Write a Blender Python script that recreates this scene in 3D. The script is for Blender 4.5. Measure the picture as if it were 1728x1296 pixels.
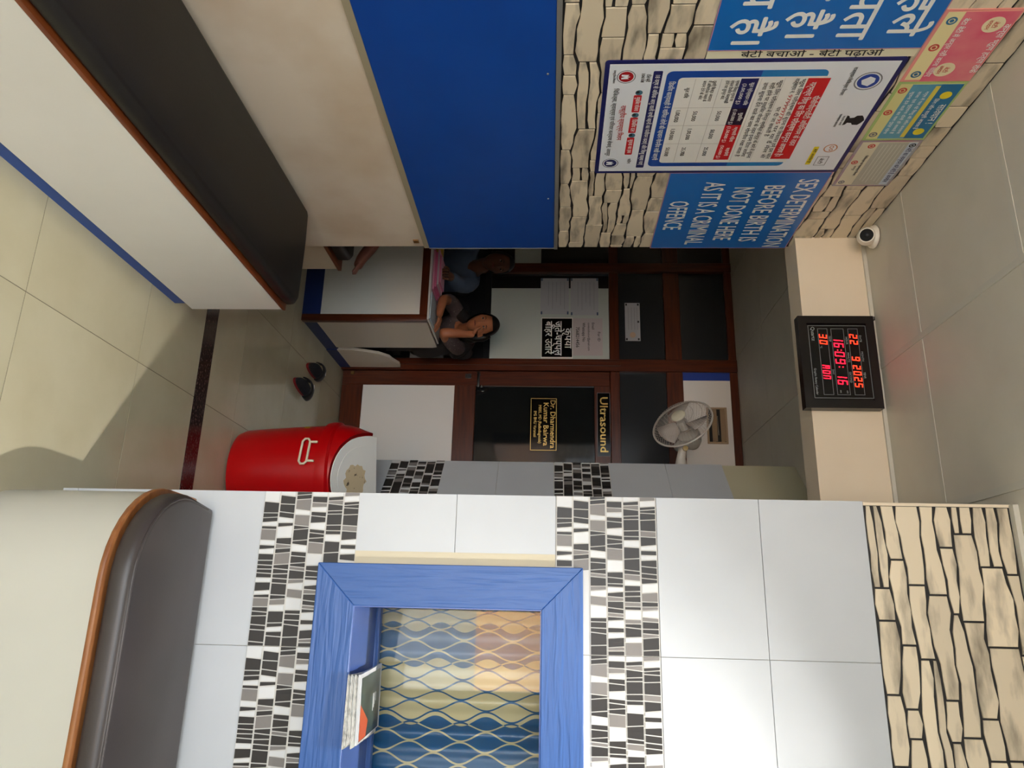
import bpy, bmesh, math, random
from mathutils import Vector, Matrix, Euler

# ------------------------------------------------------------------ camera, world, lights
SC = bpy.context.scene
COL = SC.collection
PI = math.pi
for _o in list(bpy.data.objects):
    bpy.data.objects.remove(_o, do_unlink=True)

cam = bpy.data.cameras.new('camera')
cam.sensor_fit = 'HORIZONTAL'; cam.sensor_width = 36.0; cam.lens = 26.4167
cam.clip_start = 0.02
camo = bpy.data.objects.new('camera', cam); COL.objects.link(camo)
# a phone held sideways: the frame's right-hand side is the room's up
U = Vector((0.9543821, 0.2984539, 0.0089459)); V = Vector((-0.0241712, 0.0473617, 0.9985853))
FW = Vector((-0.297608, 0.9532482, -0.0524151))
camo.matrix_world = Matrix(((V.x, -U.x, -FW.x, 0.0), (V.y, -U.y, -FW.y, 0.0), (V.z, -U.z, -FW.z, 1.55), (0, 0, 0, 1)))
SC.camera = camo

SC.view_settings.view_transform = 'Standard'; SC.view_settings.look = 'None'
SC.view_settings.gamma = 1.0; SC.view_settings.use_curve_mapping = False
SC.view_settings.exposure = 0.2

w = bpy.data.worlds.new('daylight'); SC.world = w; w.use_nodes = True
w.node_tree.nodes['Background'].inputs[0].default_value = (0.86, 0.94, 1.0, 1)
w.node_tree.nodes['Background'].inputs[1].default_value = 7.2

sun = bpy.data.lights.new('sun', 'SUN'); sun.energy = 58.0; sun.angle = 0.01; sun.color = (0.97, 0.98, 1.0)
suno = bpy.data.objects.new('sun', sun); COL.objects.link(suno)
suno.rotation_euler = Vector((-0.62, -0.42, -0.66)).to_track_quat('-Z', 'Y').to_euler()

# ------------------------------------------------------------------ helpers
def lin(c):
    r = []
    for v in c[:3]:
        v = v / 255.0
        r.append(v / 12.92 if v <= 0.04045 else ((v + 0.055) / 1.055) ** 2.4)
    return (r[0], r[1], r[2], 1.0)

MATS = {}
def mat(name, rgb, rough=0.5, metal=0.0, spec=0.5, rgb2=None, scale=8.0, stretch=(1, 1, 1), lo=0.35, hi=0.65,
        bump=0.0, bscale=None, emit=None, estr=0.0, rand=0.0, coat=0.0, detail=4.0):
    if name in MATS: return MATS[name]
    m = bpy.data.materials.new(name); m.use_nodes = True
    nt = m.node_tree; N = nt.nodes; L = nt.links; b = N['Principled BSDF']
    b.inputs['Base Color'].default_value = lin(rgb); b.inputs['Roughness'].default_value = rough
    b.inputs['Metallic'].default_value = metal; b.inputs['Specular IOR Level'].default_value = spec
    if coat: b.inputs['Coat Weight'].default_value = coat; b.inputs['Coat Roughness'].default_value = 0.08
    tc = N.new('ShaderNodeTexCoord'); mp = N.new('ShaderNodeMapping'); L.new(tc.outputs['Object'], mp.inputs[0])
    mp.inputs['Scale'].default_value = stretch
    if rgb2 is not None:
        n = N.new('ShaderNodeTexNoise'); n.inputs['Scale'].default_value = scale; n.inputs['Detail'].default_value = detail
        L.new(mp.outputs[0], n.inputs['Vector'])
        cr = N.new('ShaderNodeValToRGB'); cr.color_ramp.elements[0].position = lo; cr.color_ramp.elements[1].position = hi
        cr.color_ramp.elements[0].color = lin(rgb); cr.color_ramp.elements[1].color = lin(rgb2)
        L.new(n.outputs['Fac'], cr.inputs[0]); out = cr.outputs[0]
        if rand:
            oi = N.new('ShaderNodeObjectInfo'); hv = N.new('ShaderNodeHueSaturation')
            mr = N.new('ShaderNodeMapRange'); mr.inputs[3].default_value = 1 - rand; mr.inputs[4].default_value = 1 + rand
            L.new(oi.outputs['Random'], mr.inputs[0]); L.new(mr.outputs[0], hv.inputs['Value']); L.new(out, hv.inputs['Color'])
            ad = N.new('ShaderNodeVectorMath'); ad.operation = 'ADD'
            ml = N.new('ShaderNodeMath'); ml.operation = 'MULTIPLY'; ml.inputs[1].default_value = 37.0
            L.new(oi.outputs['Random'], ml.inputs[0]); L.new(mp.outputs[0], ad.inputs[0]); L.new(ml.outputs[0], ad.inputs[1])
            L.new(ad.outputs[0], n.inputs['Vector']); out = hv.outputs[0]
        L.new(out, b.inputs['Base Color'])
    if bump:
        n2 = N.new('ShaderNodeTexNoise'); n2.inputs['Scale'].default_value = bscale or scale; n2.inputs['Detail'].default_value = 3
        L.new(mp.outputs[0], n2.inputs['Vector']); bp = N.new('ShaderNodeBump'); bp.inputs['Strength'].default_value = bump
        bp.inputs['Distance'].default_value = 0.01
        L.new(n2.outputs['Fac'], bp.inputs['Height']); L.new(bp.outputs[0], b.inputs['Normal'])
    if emit:
        b.inputs['Emission Color'].default_value = lin(emit); b.inputs['Emission Strength'].default_value = estr
    MATS[name] = m
    return m

class MB:
    """collects faces, then links them as one mesh object"""
    def __init__(s): s.v = []; s.f = []; s.smooth = []
    def add(s, vs, fs, sm=False):
        o = len(s.v); s.v += [tuple(x) for x in vs]
        for f in fs: s.f.append(tuple(i + o for i in f)); s.smooth.append(sm)
        return s
    def box(s, x0, x1, y0, y1, z0, z1):
        return s.add([(x0,y0,z0),(x1,y0,z0),(x1,y1,z0),(x0,y1,z0),(x0,y0,z1),(x1,y0,z1),(x1,y1,z1),(x0,y1,z1)],
                     [(0,3,2,1),(4,5,6,7),(0,1,5,4),(1,2,6,5),(2,3,7,6),(3,0,4,7)])
    def prism(s, poly, o, ex, ey, n, t0, t1, sm=False):
        """polygon in the plane (o, ex, ey), thick from t0 to t1 along n"""
        o, ex, ey, n = Vector(o), Vector(ex), Vector(ey), Vector(n)
        k = len(poly)
        A = [o + ex*p[0] + ey*p[1] + n*t0 for p in poly]; B = [o + ex*p[0] + ey*p[1] + n*t1 for p in poly]
        return s.add(A + B, [tuple(range(k-1, -1, -1)), tuple(range(k, 2*k))] + [(i, (i+1) % k, k + (i+1) % k, k + i) for i in range(k)], sm)
    def tube(s, pts, r, seg=8, closed=False):
        pts = [Vector(p) for p in pts]; n = len(pts); rr = r if isinstance(r, (list, tuple)) else [r]*n
        vs = []; fs = []; up = None
        for i, p in enumerate(pts):
            a = pts[(i-1) % n] if (i > 0 or closed) else p; b = pts[(i+1) % n] if (i < n-1 or closed) else p
            t = (b - a).normalized()
            if up is None: up = t.orthogonal().normalized()
            up = (up - t*up.dot(t)); up = up.normalized() if up.length > 1e-6 else t.orthogonal().normalized()
            sd = t.cross(up)
            for k in range(seg):
                an = 2*PI*k/seg; vs.append(p + (up*math.cos(an) + sd*math.sin(an))*rr[i])
        m = n if closed else n-1
        for i in range(m):
            j = (i+1) % n
            for k in range(seg):
                q = (k+1) % seg; fs.append((i*seg+k, i*seg+q, j*seg+q, j*seg+k))
        if not closed: fs += [tuple(range(seg-1, -1, -1)), tuple((n-1)*seg+k for k in range(seg))]
        return s.add(vs, fs, True)
    def lathe(s, prof, o=(0,0,0), axis=(0,0,1), seg=24, sx=1, sy=1):
        """profile of (radius, height) about an axis"""
        ax = Vector(axis).normalized(); e1 = ax.orthogonal().normalized()
        if abs(ax.z) > 0.99: e1 = Vector((1,0,0))
        e2 = ax.cross(e1); o = Vector(o); vs = []; fs = []
        for r, h in prof:
            for k in range(seg):
                an = 2*PI*k/seg; vs.append(o + ax*h + e1*(r*math.cos(an)*sx) + e2*(r*math.sin(an)*sy))
        for i in range(len(prof)-1):
            for k in range(seg):
                q = (k+1) % seg; fs.append((i*seg+k, i*seg+q, (i+1)*seg+q, (i+1)*seg+k))
        if prof[0][0] > 1e-6: fs.append(tuple(range(seg-1, -1, -1)))
        if prof[-1][0] > 1e-6: fs.append(tuple((len(prof)-1)*seg+k for k in range(seg)))
        return s.add(vs, fs, True)
    def xform(s, M):
        s.v = [tuple(M @ Vector(p)) for p in s.v]; return s
    def mesh(s, name):
        me = bpy.data.meshes.new(name); me.from_pydata(s.v, [], s.f); me.update()
        me.polygons.foreach_set('use_smooth', s.smooth)
        return me
    def build(s, name, m, parent=None, bevel=0.0, bseg=2):
        me = s.mesh(name)
        if bevel:
            bm = bmesh.new(); bm.from_mesh(me); bmesh.ops.remove_doubles(bm, verts=bm.verts, dist=1e-6)
            bmesh.ops.bevel(bm, geom=[e for e in bm.edges if e.is_manifold and e.calc_face_angle(0) > 0.5], offset=bevel, segments=bseg, affect='EDGES', profile=0.6)
            bm.to_mesh(me); bm.free()
            if bseg > 1:
                for p in me.polygons: p.use_smooth = True
                me.set_sharp_from_angle(angle=0.7)
        else:
            if any(s.smooth): me.set_sharp_from_angle(angle=0.8)
        return link(name, me, m, parent)

def link(name, me, m=None, parent=None):
    if m is not None and len(me.materials) == 0: me.materials.append(m)
    o = bpy.data.objects.new(name, me); COL.objects.link(o)
    if parent is not None: o.parent = parent
    return o
def tag(o, label, cat, group=None):
    o['label'] = label; o['category'] = cat
    if group: o['group'] = group
    return o
def thing(name, label, cat, group=None, loc=(0,0,0)):
    o = bpy.data.objects.new(name, None); COL.objects.link(o); o.empty_display_size = 0.05
    return tag(o, label, cat, group)
def structure(name, label=None):
    o = bpy.data.objects.new(name, None); COL.objects.link(o); o.empty_display_size = 0.05
    o['kind'] = 'structure'
    if label: o['label'] = label
    return o
def struct(o, label=None):
    o['kind'] = 'structure'
    if label: o['label'] = label
    return o

def text_mesh(items, bold=0.0):
    """items of (string, size, x, y, align, width or None) -> (verts, faces) in the plane"""
    vs = []; fs = []
    for it in items:
        st, size, x, y, al = it[:5]; width = it[5] if len(it) > 5 else None
        cu = bpy.data.curves.new('t', 'FONT'); cu.body = st; cu.size = size; cu.align_x = 'LEFT'; cu.resolution_u = 2
        o = bpy.data.objects.new('t', cu); COL.objects.link(o)
        me = bpy.data.meshes.new_from_object(o.evaluated_get(bpy.context.evaluated_depsgraph_get()))
        bpy.data.objects.remove(o, do_unlink=True); bpy.data.curves.remove(cu)
        if not len(me.vertices): bpy.data.meshes.remove(me); continue
        xs = [v.co.x for v in me.vertices]; x0, x1 = min(xs), max(xs); k = 1.0
        if width: k = width / max(x1 - x0, 1e-6)
        off = {'L': 0.0, 'C': -(x1-x0)*k/2, 'R': -(x1-x0)*k}[al]
        for q, (dx, dy) in enumerate([(0,0)] if not bold else [(-bold*size,0),(bold*size,0),(0,bold*size),(0,-bold*size)]):
            b = len(vs)
            vs += [(x + off + (v.co.x - x0)*k + dx, y + v.co.y + dy, 0.00012*q) for v in me.vertices]
            fs += [tuple(i + b for i in p.vertices) for p in me.polygons]
        bpy.data.meshes.remove(me)
    return vs, fs

class Board:
    """a flat printed board: plane (o, ex, ey), n towards the viewer; layers lie a hair apart"""
    def __init__(s, o, ex, ey, root): s.o = Vector(o); s.ex = Vector(ex); s.ey = Vector(ey); s.n = s.ex.cross(s.ey); s.root = root; s.d = 0.0
    def poly(s, name, pts, m, t0=0.0, t1=0.001):
        return MB().prism(pts, s.o, s.ex, s.ey, s.n, t0, t1).build(name, m, s.root)
    def rect(s, name, x0, y0, x1, y1, m, t0=0.0, t1=0.001, r=0.0, corners=(1,1,1,1)):
        return s.poly(name, rrect(x0, y0, x1, y1, r, corners), m, t0, t1)
    def polys(s, name, plist, m, t0, t1):
        b = MB()
        for p in plist: b.prism(p, s.o, s.ex, s.ey, s.n, t0, t1)
        o = b.build(name, m, s.root)
        if name in ('rules', 'writing', 'text_rules', 'print_lines', 'printed_frame'): o['kind'] = 'stuff'
        return o
    def text(s, name, items, m, t, bold=0.0):
        # large lines are parts of their own; fine print stays together
        big = all(it[1] >= 0.05 for it in items)
        for grp in ([[it] for it in items] if big else [items]):
            vs, fs = text_mesh(grp, bold)
            o = MB().add([s.o + s.ex*p[0] + s.ey*p[1] + s.n*(t + p[2]) for p in vs], fs).build(name, m, s.root)
            if not big and len(items) > 1: o['kind'] = 'stuff'
        return o
def rrect(x0, y0, x1, y1, r=0.0, corners=(1,1,1,1), n=5):
    if r <= 0: return [(x0,y0),(x1,y0),(x1,y1),(x0,y1)]
    out = []
    for (cx, cy, a0, c, px, py) in ((x0+r,y0+r,PI,corners[0],x0,y0),(x1-r,y0+r,1.5*PI,corners[1],x1,y0),(x1-r,y1-r,0,corners[2],x1,y1),(x0+r,y1-r,0.5*PI,corners[3],x0,y1)):
        if c: out += [(cx + r*math.cos(a0+PI/2*k/n), cy + r*math.sin(a0+PI/2*k/n)) for k in range(n+1)]
        else: out.append((px, py))
    return out
def circle(cx, cy, r, n=24, ry=None):
    return [(cx + r*math.cos(2*PI*k/n), cy + (ry or r)*math.sin(2*PI*k/n)) for k in range(n)]
def ring(b, s, cx, cy, r0, r1, t, n=24):
    vs = []; fs = []
    for k in range(n):
        a = 2*PI*k/n
        for r in (r0, r1): vs.append(s.o + s.ex*(cx + r*math.cos(a)) + s.ey*(cy + r*math.sin(a)) + s.n*t)
    for k in range(n):
        q = (k+1) % n; fs.append((2*k, 2*k+1, 2*q+1, 2*q))
    b.add(vs, fs)
def frame_polys(x0, y0, x1, y1, w):
    return [[(x0,y0),(x1,y0),(x1,y0+w),(x0,y0+w)], [(x0,y1-w),(x1,y1-w),(x1,y1),(x0,y1)],
            [(x0,y0+w),(x0+w,y0+w),(x0+w,y1-w),(x0,y1-w)], [(x1-w,y0+w),(x1,y0+w),(x1,y1-w),(x1-w,y1-w)]]

# ------------------------------------------------------------------ materials
tile_white = mat('glazed_white_tile', (196, 199, 202), 0.34, spec=0.3, rgb2=(191, 194, 197), scale=3)
grout = mat('grout', (196, 194, 188), 0.8)
beige = mat('beige_paint', (222, 207, 186), 0.55, rgb2=(208, 188, 162), scale=3.2, lo=0.42, hi=0.72)
cream = mat('cream_paint', (228, 212, 186), 0.6, rgb2=(222, 205, 179), scale=3)
cream2 = mat('greenish_cream_paint', (196, 190, 160), 0.6)
blue_panel = mat('blue_laminate', (12, 66, 152), 0.35, spec=0.3, rgb2=(15, 71, 160), scale=4)
alu = mat('grey_aluminium', (150, 148, 142), 0.4, metal=0.5)
floor_m = mat('cream_vitrified_tile', (198, 189, 160), 0.13, rgb2=(191, 181, 151), scale=5, rand=0.02)
joint_m = mat('dark_joint', (120, 110, 92), 0.8)
granite = mat('brown_granite', (44, 34, 32), 0.15, rgb2=(104, 84, 76), scale=90, lo=0.5, hi=0.75)
ceil_m = mat('grey_ceiling_panel', (206, 200, 184), 0.45, rgb2=(199, 193, 177), scale=4)
ceil_bar = mat('ceiling_bar', (200, 196, 182), 0.6)
wood = mat('polished_red_wood', (98, 42, 16), 0.3, rgb2=(66, 26, 10), scale=6, stretch=(9, 9, 0.8), lo=0.3, hi=0.7)
wood_x = mat('polished_red_wood_across', (98, 42, 16), 0.3, rgb2=(66, 26, 10), scale=6, stretch=(0.8, 9, 9), lo=0.3, hi=0.7)
wood_tan = mat('varnished_wood_edge', (150, 98, 54), 0.4, rgb2=(118, 68, 34), scale=5, stretch=(1.5, 9, 9), lo=0.3, hi=0.7)
wood_edge = mat('brown_wood_edge', (124, 62, 26), 0.35, rgb2=(96, 44, 20), scale=6, stretch=(9, 1, 9))
lam_white = mat('white_laminate', (222, 220, 212), 0.35, rgb2=(215, 213, 205), scale=2)
lam_cream = mat('cream_laminate', (190, 188, 176), 0.38, rgb2=(184, 182, 170), scale=2)
lam_pink = mat('pinkish_laminate', (226, 214, 196), 0.4)
kick_blue = mat('blue_kick', (36, 76, 150), 0.4)
kick_dark = mat('navy_kick', (22, 44, 100), 0.4)
leather = mat('black_leatherette', (30, 27, 24), 0.46, spec=0.35, rgb2=(25, 22, 20), scale=5, bump=0.04, bscale=300)
leather2 = mat('brown_leatherette', (58, 51, 49), 0.4, rgb2=(52, 46, 44), scale=4, bump=0.03, bscale=260)
glass_dark = mat('tinted_glass', (24, 28, 30), 0.06, spec=0.5)
glass_grey = mat('smoked_glass', (40, 44, 48), 0.2, spec=0.5)
white_p = mat('white_board', (240, 237, 232), 0.45)
paper_w = mat('paper', (205, 205, 205), 0.7)
black = mat('black_plastic', (14, 14, 14), 0.35)
black_gloss = mat('black_acrylic', (8, 8, 9), 0.12)
ink = mat('black_ink', (24, 22, 24), 0.6)
inkgrey = mat('grey_ink', (120, 120, 126), 0.6)
white_ink = mat('white_print', (238, 238, 234), 0.5)
stone_m = mat('cream_stone', (218, 203, 176), 0.5, rgb2=(104, 95, 82), scale=7, stretch=(0.8, 0.8, 3.0), lo=0.50, hi=0.78, rand=0.12, detail=6.0)
stone_joint = mat('black_stone_joint', (22, 19, 17), 0.6)
mos_dark = mat('mosaic_dark', (50, 47, 45), 0.4, spec=0.3)
mos_grey = mat('mosaic_grey', (126, 121, 117), 0.4, spec=0.3)
mos_white = mat('mosaic_white', (212, 212, 211), 0.35, spec=0.3)
mos_base = mat('mosaic_grout', (206, 203, 196), 0.5)
steel = mat('bright_steel', (190, 190, 190), 0.2, metal=1.0)

# ------------------------------------------------------------------ the setting: floor
CEIL = 2.93; XL = -1.66; YF = 2.313; XE = -0.363
floor = MB().box(-3.7, 2.2, -1.6, 5.35, -0.06, -0.0015).build('floor', joint_m)
struct(floor, 'glossy cream vitrified tiles in a square grid')
_tiles = {}
def floor_tiles(x0, x1, y0, y1, px, py, s=0.634, g=0.0016):
    i = math.floor((x0-px)/s)
    while px + i*s < x1:
        j = math.floor((y0-py)/s)
        while py + j*s < y1:
            a0, a1 = max(x0, px+i*s+g), min(x1, px+(i+1)*s-g); b0, b1 = max(y0, py+j*s+g), min(y1, py+(j+1)*s-g)
            if a1-a0 > 0.02 and b1-b0 > 0.02:
                key = (round(a1-a0, 3), round(b1-b0, 3))
                if key not in _tiles: _tiles[key] = MB().box(0, a1-a0, 0, b1-b0, -0.008, 0.0).mesh('floor_tile')
                o = link('floor_tile', _tiles[key], floor_m, floor); o.location = (a0, b0, 0)
            j += 1
        i += 1
floor_tiles(-1.66, 2.2, -1.6, 3.06, -0.885, 1.963)
floor_tiles(-3.7, -0.3, 3.172, 5.35, -0.885, 3.49)
thr = MB().box(-1.70, -0.363, 3.06, 3.172, -0.01, 0.002).build('trim_1', granite)
struct(thr, 'speckled brown granite threshold strip across the floor')

# ------------------------------------------------------------------ ceiling, beam
ceiling = MB().box(-1.80, 2.3, -1.7, 3.2, CEIL+0.012, CEIL+0.12).build('ceiling', joint_m)
struct(ceiling, 'grey square ceiling panels with raised bars')
_cp = {}
def ceil_panels(x0, x1, y0, y1, px, py, z, s=0.635, g=0.002):
    i = math.floor((x0-px)/s)
    while px + i*s < x1:
        j = math.floor((y0-py)/s)
        while py + j*s < y1:
            a0, a1 = max(x0, px+i*s+g), min(x1, px+(i+1)*s-g); b0, b1 = max(y0, py+j*s+g), min(y1, py+(j+1)*s-g)
            if a1-a0 > 0.03 and b1-b0 > 0.03:
                key = (round(a1-a0, 3), round(b1-b0, 3))
                if key not in _cp: _cp[key] = MB().box(0, a1-a0, 0, b1-b0, 0, 0.014).mesh('ceiling_panel')
                o = link('ceiling_panel', _cp[key], ceil_m, ceiling); o.location = (a0, b0, z)
            j += 1
        i += 1
ceil_panels(-1.66, 2.2, -1.6, 3.07, -1.045, 2.705, CEIL)
for k in range(-1, 5): MB().box(-1.045+0.635*k-0.012, -1.045+0.635*k+0.012, -1.6, 3.066, CEIL-0.004, CEIL+0.002).build('ceiling_bar', ceil_bar, ceiling)
for k in range(0, 7):
    y = 2.705 - 0.635*k
    for i in range(-1, 5): MB().box(-1.045+0.635*i+0.013, -1.045+0.635*(i+1)-0.013, y-0.012, y+0.012, CEIL-0.0015, CEIL+0.002).build('ceiling_bar', ceil_bar, ceiling)
MB().box(-3.7, -0.3, 3.2, 5.4, 2.90, 2.98).build('backing', joint_m, ceiling)
ceil_panels(-3.7, -0.3, 3.2, 5.35, -1.2, 3.9, 2.886)
beam = MB().box(-1.80, 0.2, 3.066, 3.215, 2.63, 2.96).build('trim_2', cream); struct(beam, 'cream painted beam across the opening under the ceiling')
MB().box(XL, XE, 3.055, 3.0655, CEIL-0.016, CEIL-0.001).build('cornice_strip', ceil_bar, beam)

# ------------------------------------------------------------------ stones and mosaic generators
def stone_cells(u0, u1, v0, v1, rnd):
    """irregular ledge stones: polygons in (u, v)"""
    hs = []; v = v0
    while v < v1 - 0.02:
        h = rnd.uniform(0.042, 0.082)
        if v1 - v - h < 0.035: h = v1 - v
        hs.append((v, v+h)); v += h
    waves = []
    for k in range(len(hs)+1):
        ph = [rnd.uniform(0, 6.28) for _ in range(3)]; am = 0.0 if k in (0, len(hs)) else 1.0
        waves.append(lambda u, ph=ph, am=am: am*(0.006*math.sin(u*9+ph[0]) + 0.004*math.sin(u*23+ph[1]) + 0.002*math.sin(u*61+ph[2])))
    out = []
    for k, (a, b) in enumerate(hs):
        u = u0 - rnd.uniform(0, 0.15)
        while u < u1:
            l = rnd.choice([rnd.uniform(0.05, 0.12), rnd.uniform(0.15, 0.34), rnd.uniform(0.18, 0.30)])
            c0, c1 = max(u, u0), min(u+l, u1)
            if c1 - c0 > 0.014:
                split = rnd.random() < 0.22 and b-a > 0.05
                lays = [(0.0, 1.0)]
                if split: m = rnd.uniform(0.35, 0.65); lays = [(0.0, m), (m, 1.0)]
                for (s0, s1) in lays:
                    g = 0.0028; n = max(2, int((c1-c0)/0.05)+1); t = rnd.uniform(-0.012, 0.012); tj = [rnd.uniform(-0.0022, 0.0022) for _ in range(2*n+2)]
                    lo = []; hi = []
                    for i in range(n+1):
                        f = i/n; uu = c0 + g + (c1-c0-2*g)*f
                        z0 = a + waves[k](uu); z1 = b + waves[k+1](uu)
                        zl = z0 + (z1-z0)*s0 + g + tj[i]; zh = z0 + (z1-z0)*s1 - g + tj[n+1+i]
                        if i in (0, n): zl += 0.003*(s0 >= 0); zh -= 0.003
                        lo.append((uu, zl)); hi.append((uu, zh))
                    out.append(lo + hi[::-1])
            u += l
    return out
def put_stones(cells, conv, parent, hidden=None, inview=None, depth=0.004, cap=290):
    """each stone its own mesh, standing proud of the dark joint; those past the frame joined"""
    rest = MB(); n = 0
    for poly in cells:
        cx = sum(p[0] for p in poly)/len(poly); cy = sum(p[1] for p in poly)/len(poly)
        if hidden and all(hidden(p) for p in poly): continue
        k = len(poly)
        ins = [(p[0] + (cx-p[0])*0.015 , p[1] + (cy-p[1])*0.05) for p in poly]
        vs = [conv(p[0], p[1], 0.0) for p in poly] + [conv(p[0], p[1], depth*0.6) for p in poly] + [conv(p[0], p[1], depth) for p in ins]
        fs = [tuple(range(2*k, 3*k))] + [(i, (i+1) % k, k+(i+1) % k, k+i) for i in range(k)] + [(k+i, k+(i+1) % k, 2*k+(i+1) % k, 2*k+i) for i in range(k)]
        if inview(cx, cy) and n < cap:
            MB().add(vs, fs).build('stone', stone_m, parent); n += 1
        else: rest.add(vs, fs)
    if rest.v:
        o = rest.build('stonework', stone_m, parent); o['kind'] = 'stuff'

MTW, MTH = 0.459, 0.302
def mosaic_layout():
    rnd = random.Random(11); out = []
    rows = 6; rh = MTH/rows
    for r in range(rows):
        z0 = r*rh + 0.0028; z1 = (r+1)*rh - 0.0028; x = 0.0; sl = 0.0; last = None
        while x < MTW - 0.006:
            w_ = rnd.choice([0.010, 0.012, 0.014, 0.014, 0.017, 0.020, 0.026, 0.034])
            if MTW - (x+w_) < 0.010: w_ = MTW - x
            s2 = rnd.uniform(-0.0045, 0.0045) if MTW-(x+w_) > 0.001 else 0.0
            g = 0.0015
            c = rnd.choices(['d', 'g', 'w'], [0.52, 0.2, 0.28])[0]
            if c == last and c != 'd': c = 'd'
            last = c
            out.append(([(x+g-sl/2, z0), (x+w_-g-s2/2, z0), (x+w_-g+s2/2, z1), (x+g+sl/2, z1)], c))
            x += w_; sl = s2
    return out
MOSAIC = mosaic_layout()
MC = {'d': mos_dark, 'g': mos_grey, 'w': mos_white}

# ------------------------------------------------------------------ right-hand wall facing the camera (white tiles, mosaic bands, stone on top)
wall_right = structure('wall_right', 'white glazed tile wall with two mosaic bands and stonework on top')
WX0, WX1, WZ0, WZ1 = -0.025, 0.86, 0.972, 1.527      # window opening
b = MB(); YW0, YW1 = YF + 0.008, 2.66
b.box(XE+0.004, WX0, YW0, YW1, 0, CEIL+0.02); b.box(WX1, 2.2, YW0, YW1, 0, CEIL+0.02)
b.box(WX0, WX1, YW0, YW1, 0, WZ0); b.box(WX0, WX1, YW0, YW1, WZ1, CEIL+0.02)
b.build('core', grout, wall_right)
zl = [0.0, 0.05, 0.354, 0.659, 0.957, 1.262, 1.567, 1.871, 2.179, 2.489]
xl = [XE, 0.096, 0.555, 1.014, 1.473, 1.932, 2.2]
def wall_tile(x0, x1, z0, z1, parent, y=YF, m=None):
    g = 0.0009
    return MB().box(x0+g, x1-g, y, y+0.0085, z0+g, z1-g).build('wall_tile', m or tile_white, parent)
for i in range(len(xl)-1):
    for j in range(len(zl)-1):
        if j in (3, 6): continue
        x0, x1, z0, z1 = xl[i], xl[i+1], zl[j], zl[j+1]
        # keep the window opening free
        ox0, ox1, oz0, oz1 = max(x0, WX0), min(x1, WX1), max(z0, WZ0), min(z1, WZ1)
        if ox1 - ox0 > 0.001 and oz1 - oz0 > 0.001:
            if ox0 - x0 > 0.02: wall_tile(x0, ox0, z0, z1, wall_right)
            if x1 - ox1 > 0.02: wall_tile(ox1, x1, z0, z1, wall_right)
            if oz0 - z0 > 0.02: wall_tile(ox0, ox1, z0, oz0, wall_right)
            if z1 - oz1 > 0.02: wall_tile(ox0, ox1, oz1, z1, wall_right)
        else: wall_tile(x0, x1, z0, z1, wall_right)
_mos = [MB().prism(p, (0,0,0), (1,0,0), (0,0,1), (0,-1,0), 0.0, 0.0022).mesh('mosaic_tile') for p, c in MOSAIC]
mrest = {'d': MB(), 'g': MB(), 'w': MB()}; n_m = 0
for z0 in (0.657, 1.568):
    for i in range(len(xl)-1):
        x0, x1 = xl[i], xl[i+1]
        for a, c in ((x0, x1),) if z0 < 1 else (((x0, min(x1, WX0)), (max(x0, WX1), x1)) if False else ((x0, x1),)):
            MB().box(a+0.0006, c-0.0006, YF+0.001, YF+0.0085, z0, z0+MTH).build('mosaic_bed', mos_base, wall_right)
        for k, (poly, c) in enumerate(MOSAIC):
            px_ = x0 + sum(p[0] for p in poly)/4; pz = z0 + sum(p[1] for p in poly)/4
            if px_ > 2.15: continue
            hid = -0.145 < px_ < 0.98 and 0.855 < pz < 1.645
            if n_m < 300 and px_ < 0.42 and not hid:
                o = link('mosaic_tile', _mos[k], MC[c], wall_right); o.location = (x0, YF+0.001, z0); n_m += 1
            elif not hid: mrest[c].prism([(x0+p[0], z0+p[1]) for p in poly], (0, YF+0.001, 0), (1,0,0), (0,0,1), (0,-1,0), 0.0, 0.0022)
for c in mrest:
    if mrest[c].v:
        o = mrest[c].build('mosaic_pieces', MC[c], wall_right); o['kind'] = 'stuff'
MB().box(-0.186, -0.1485, YF-0.0006, YF+0.0002, 0.958, 1.566).build('dull_strip', mat('dull_cream', (205, 194, 168), 0.7), wall_right)  # thin dull cream strip along the left of the window frame
# stone on top
MB().box(XE+0.013, 2.2, YF+0.002, YF+0.012, 2.4895, 2.914).build('stone_backing', stone_joint, wall_right)
MB().box(XE+0.004, XE+0.013, YF+0.001, YF+0.012, 2.4895, CEIL).build('end_strip', cream, wall_right)
rnd = random.Random(4)
put_stones(stone_cells(XE+0.012, 2.19, 2.491, 2.912, rnd), lambda u, v, d: (u, YF+0.0025-d, v), wall_right, inview=lambda u, v: u < 0.75)
MB().box(XE+0.006, 2.2, YF-0.02, YF+0.012, 2.914, CEIL).build('cornice_strip', ceil_bar, wall_right)
# left end of that wall and the cabin's side running back to the slanted wall
sw = structure('wall_cabin_side', 'white tiled cabin side beyond the wall corner')
MB().box(XE+0.001, XE+0.04, YF+0.009, 3.63, 0, 2.489).build('tile_face', tile_white, sw)
MB().box(XE+0.004, XE+0.04, YF+0.009, 3.63, 2.489, CEIL).build('painted_top', cream2, sw)

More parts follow.
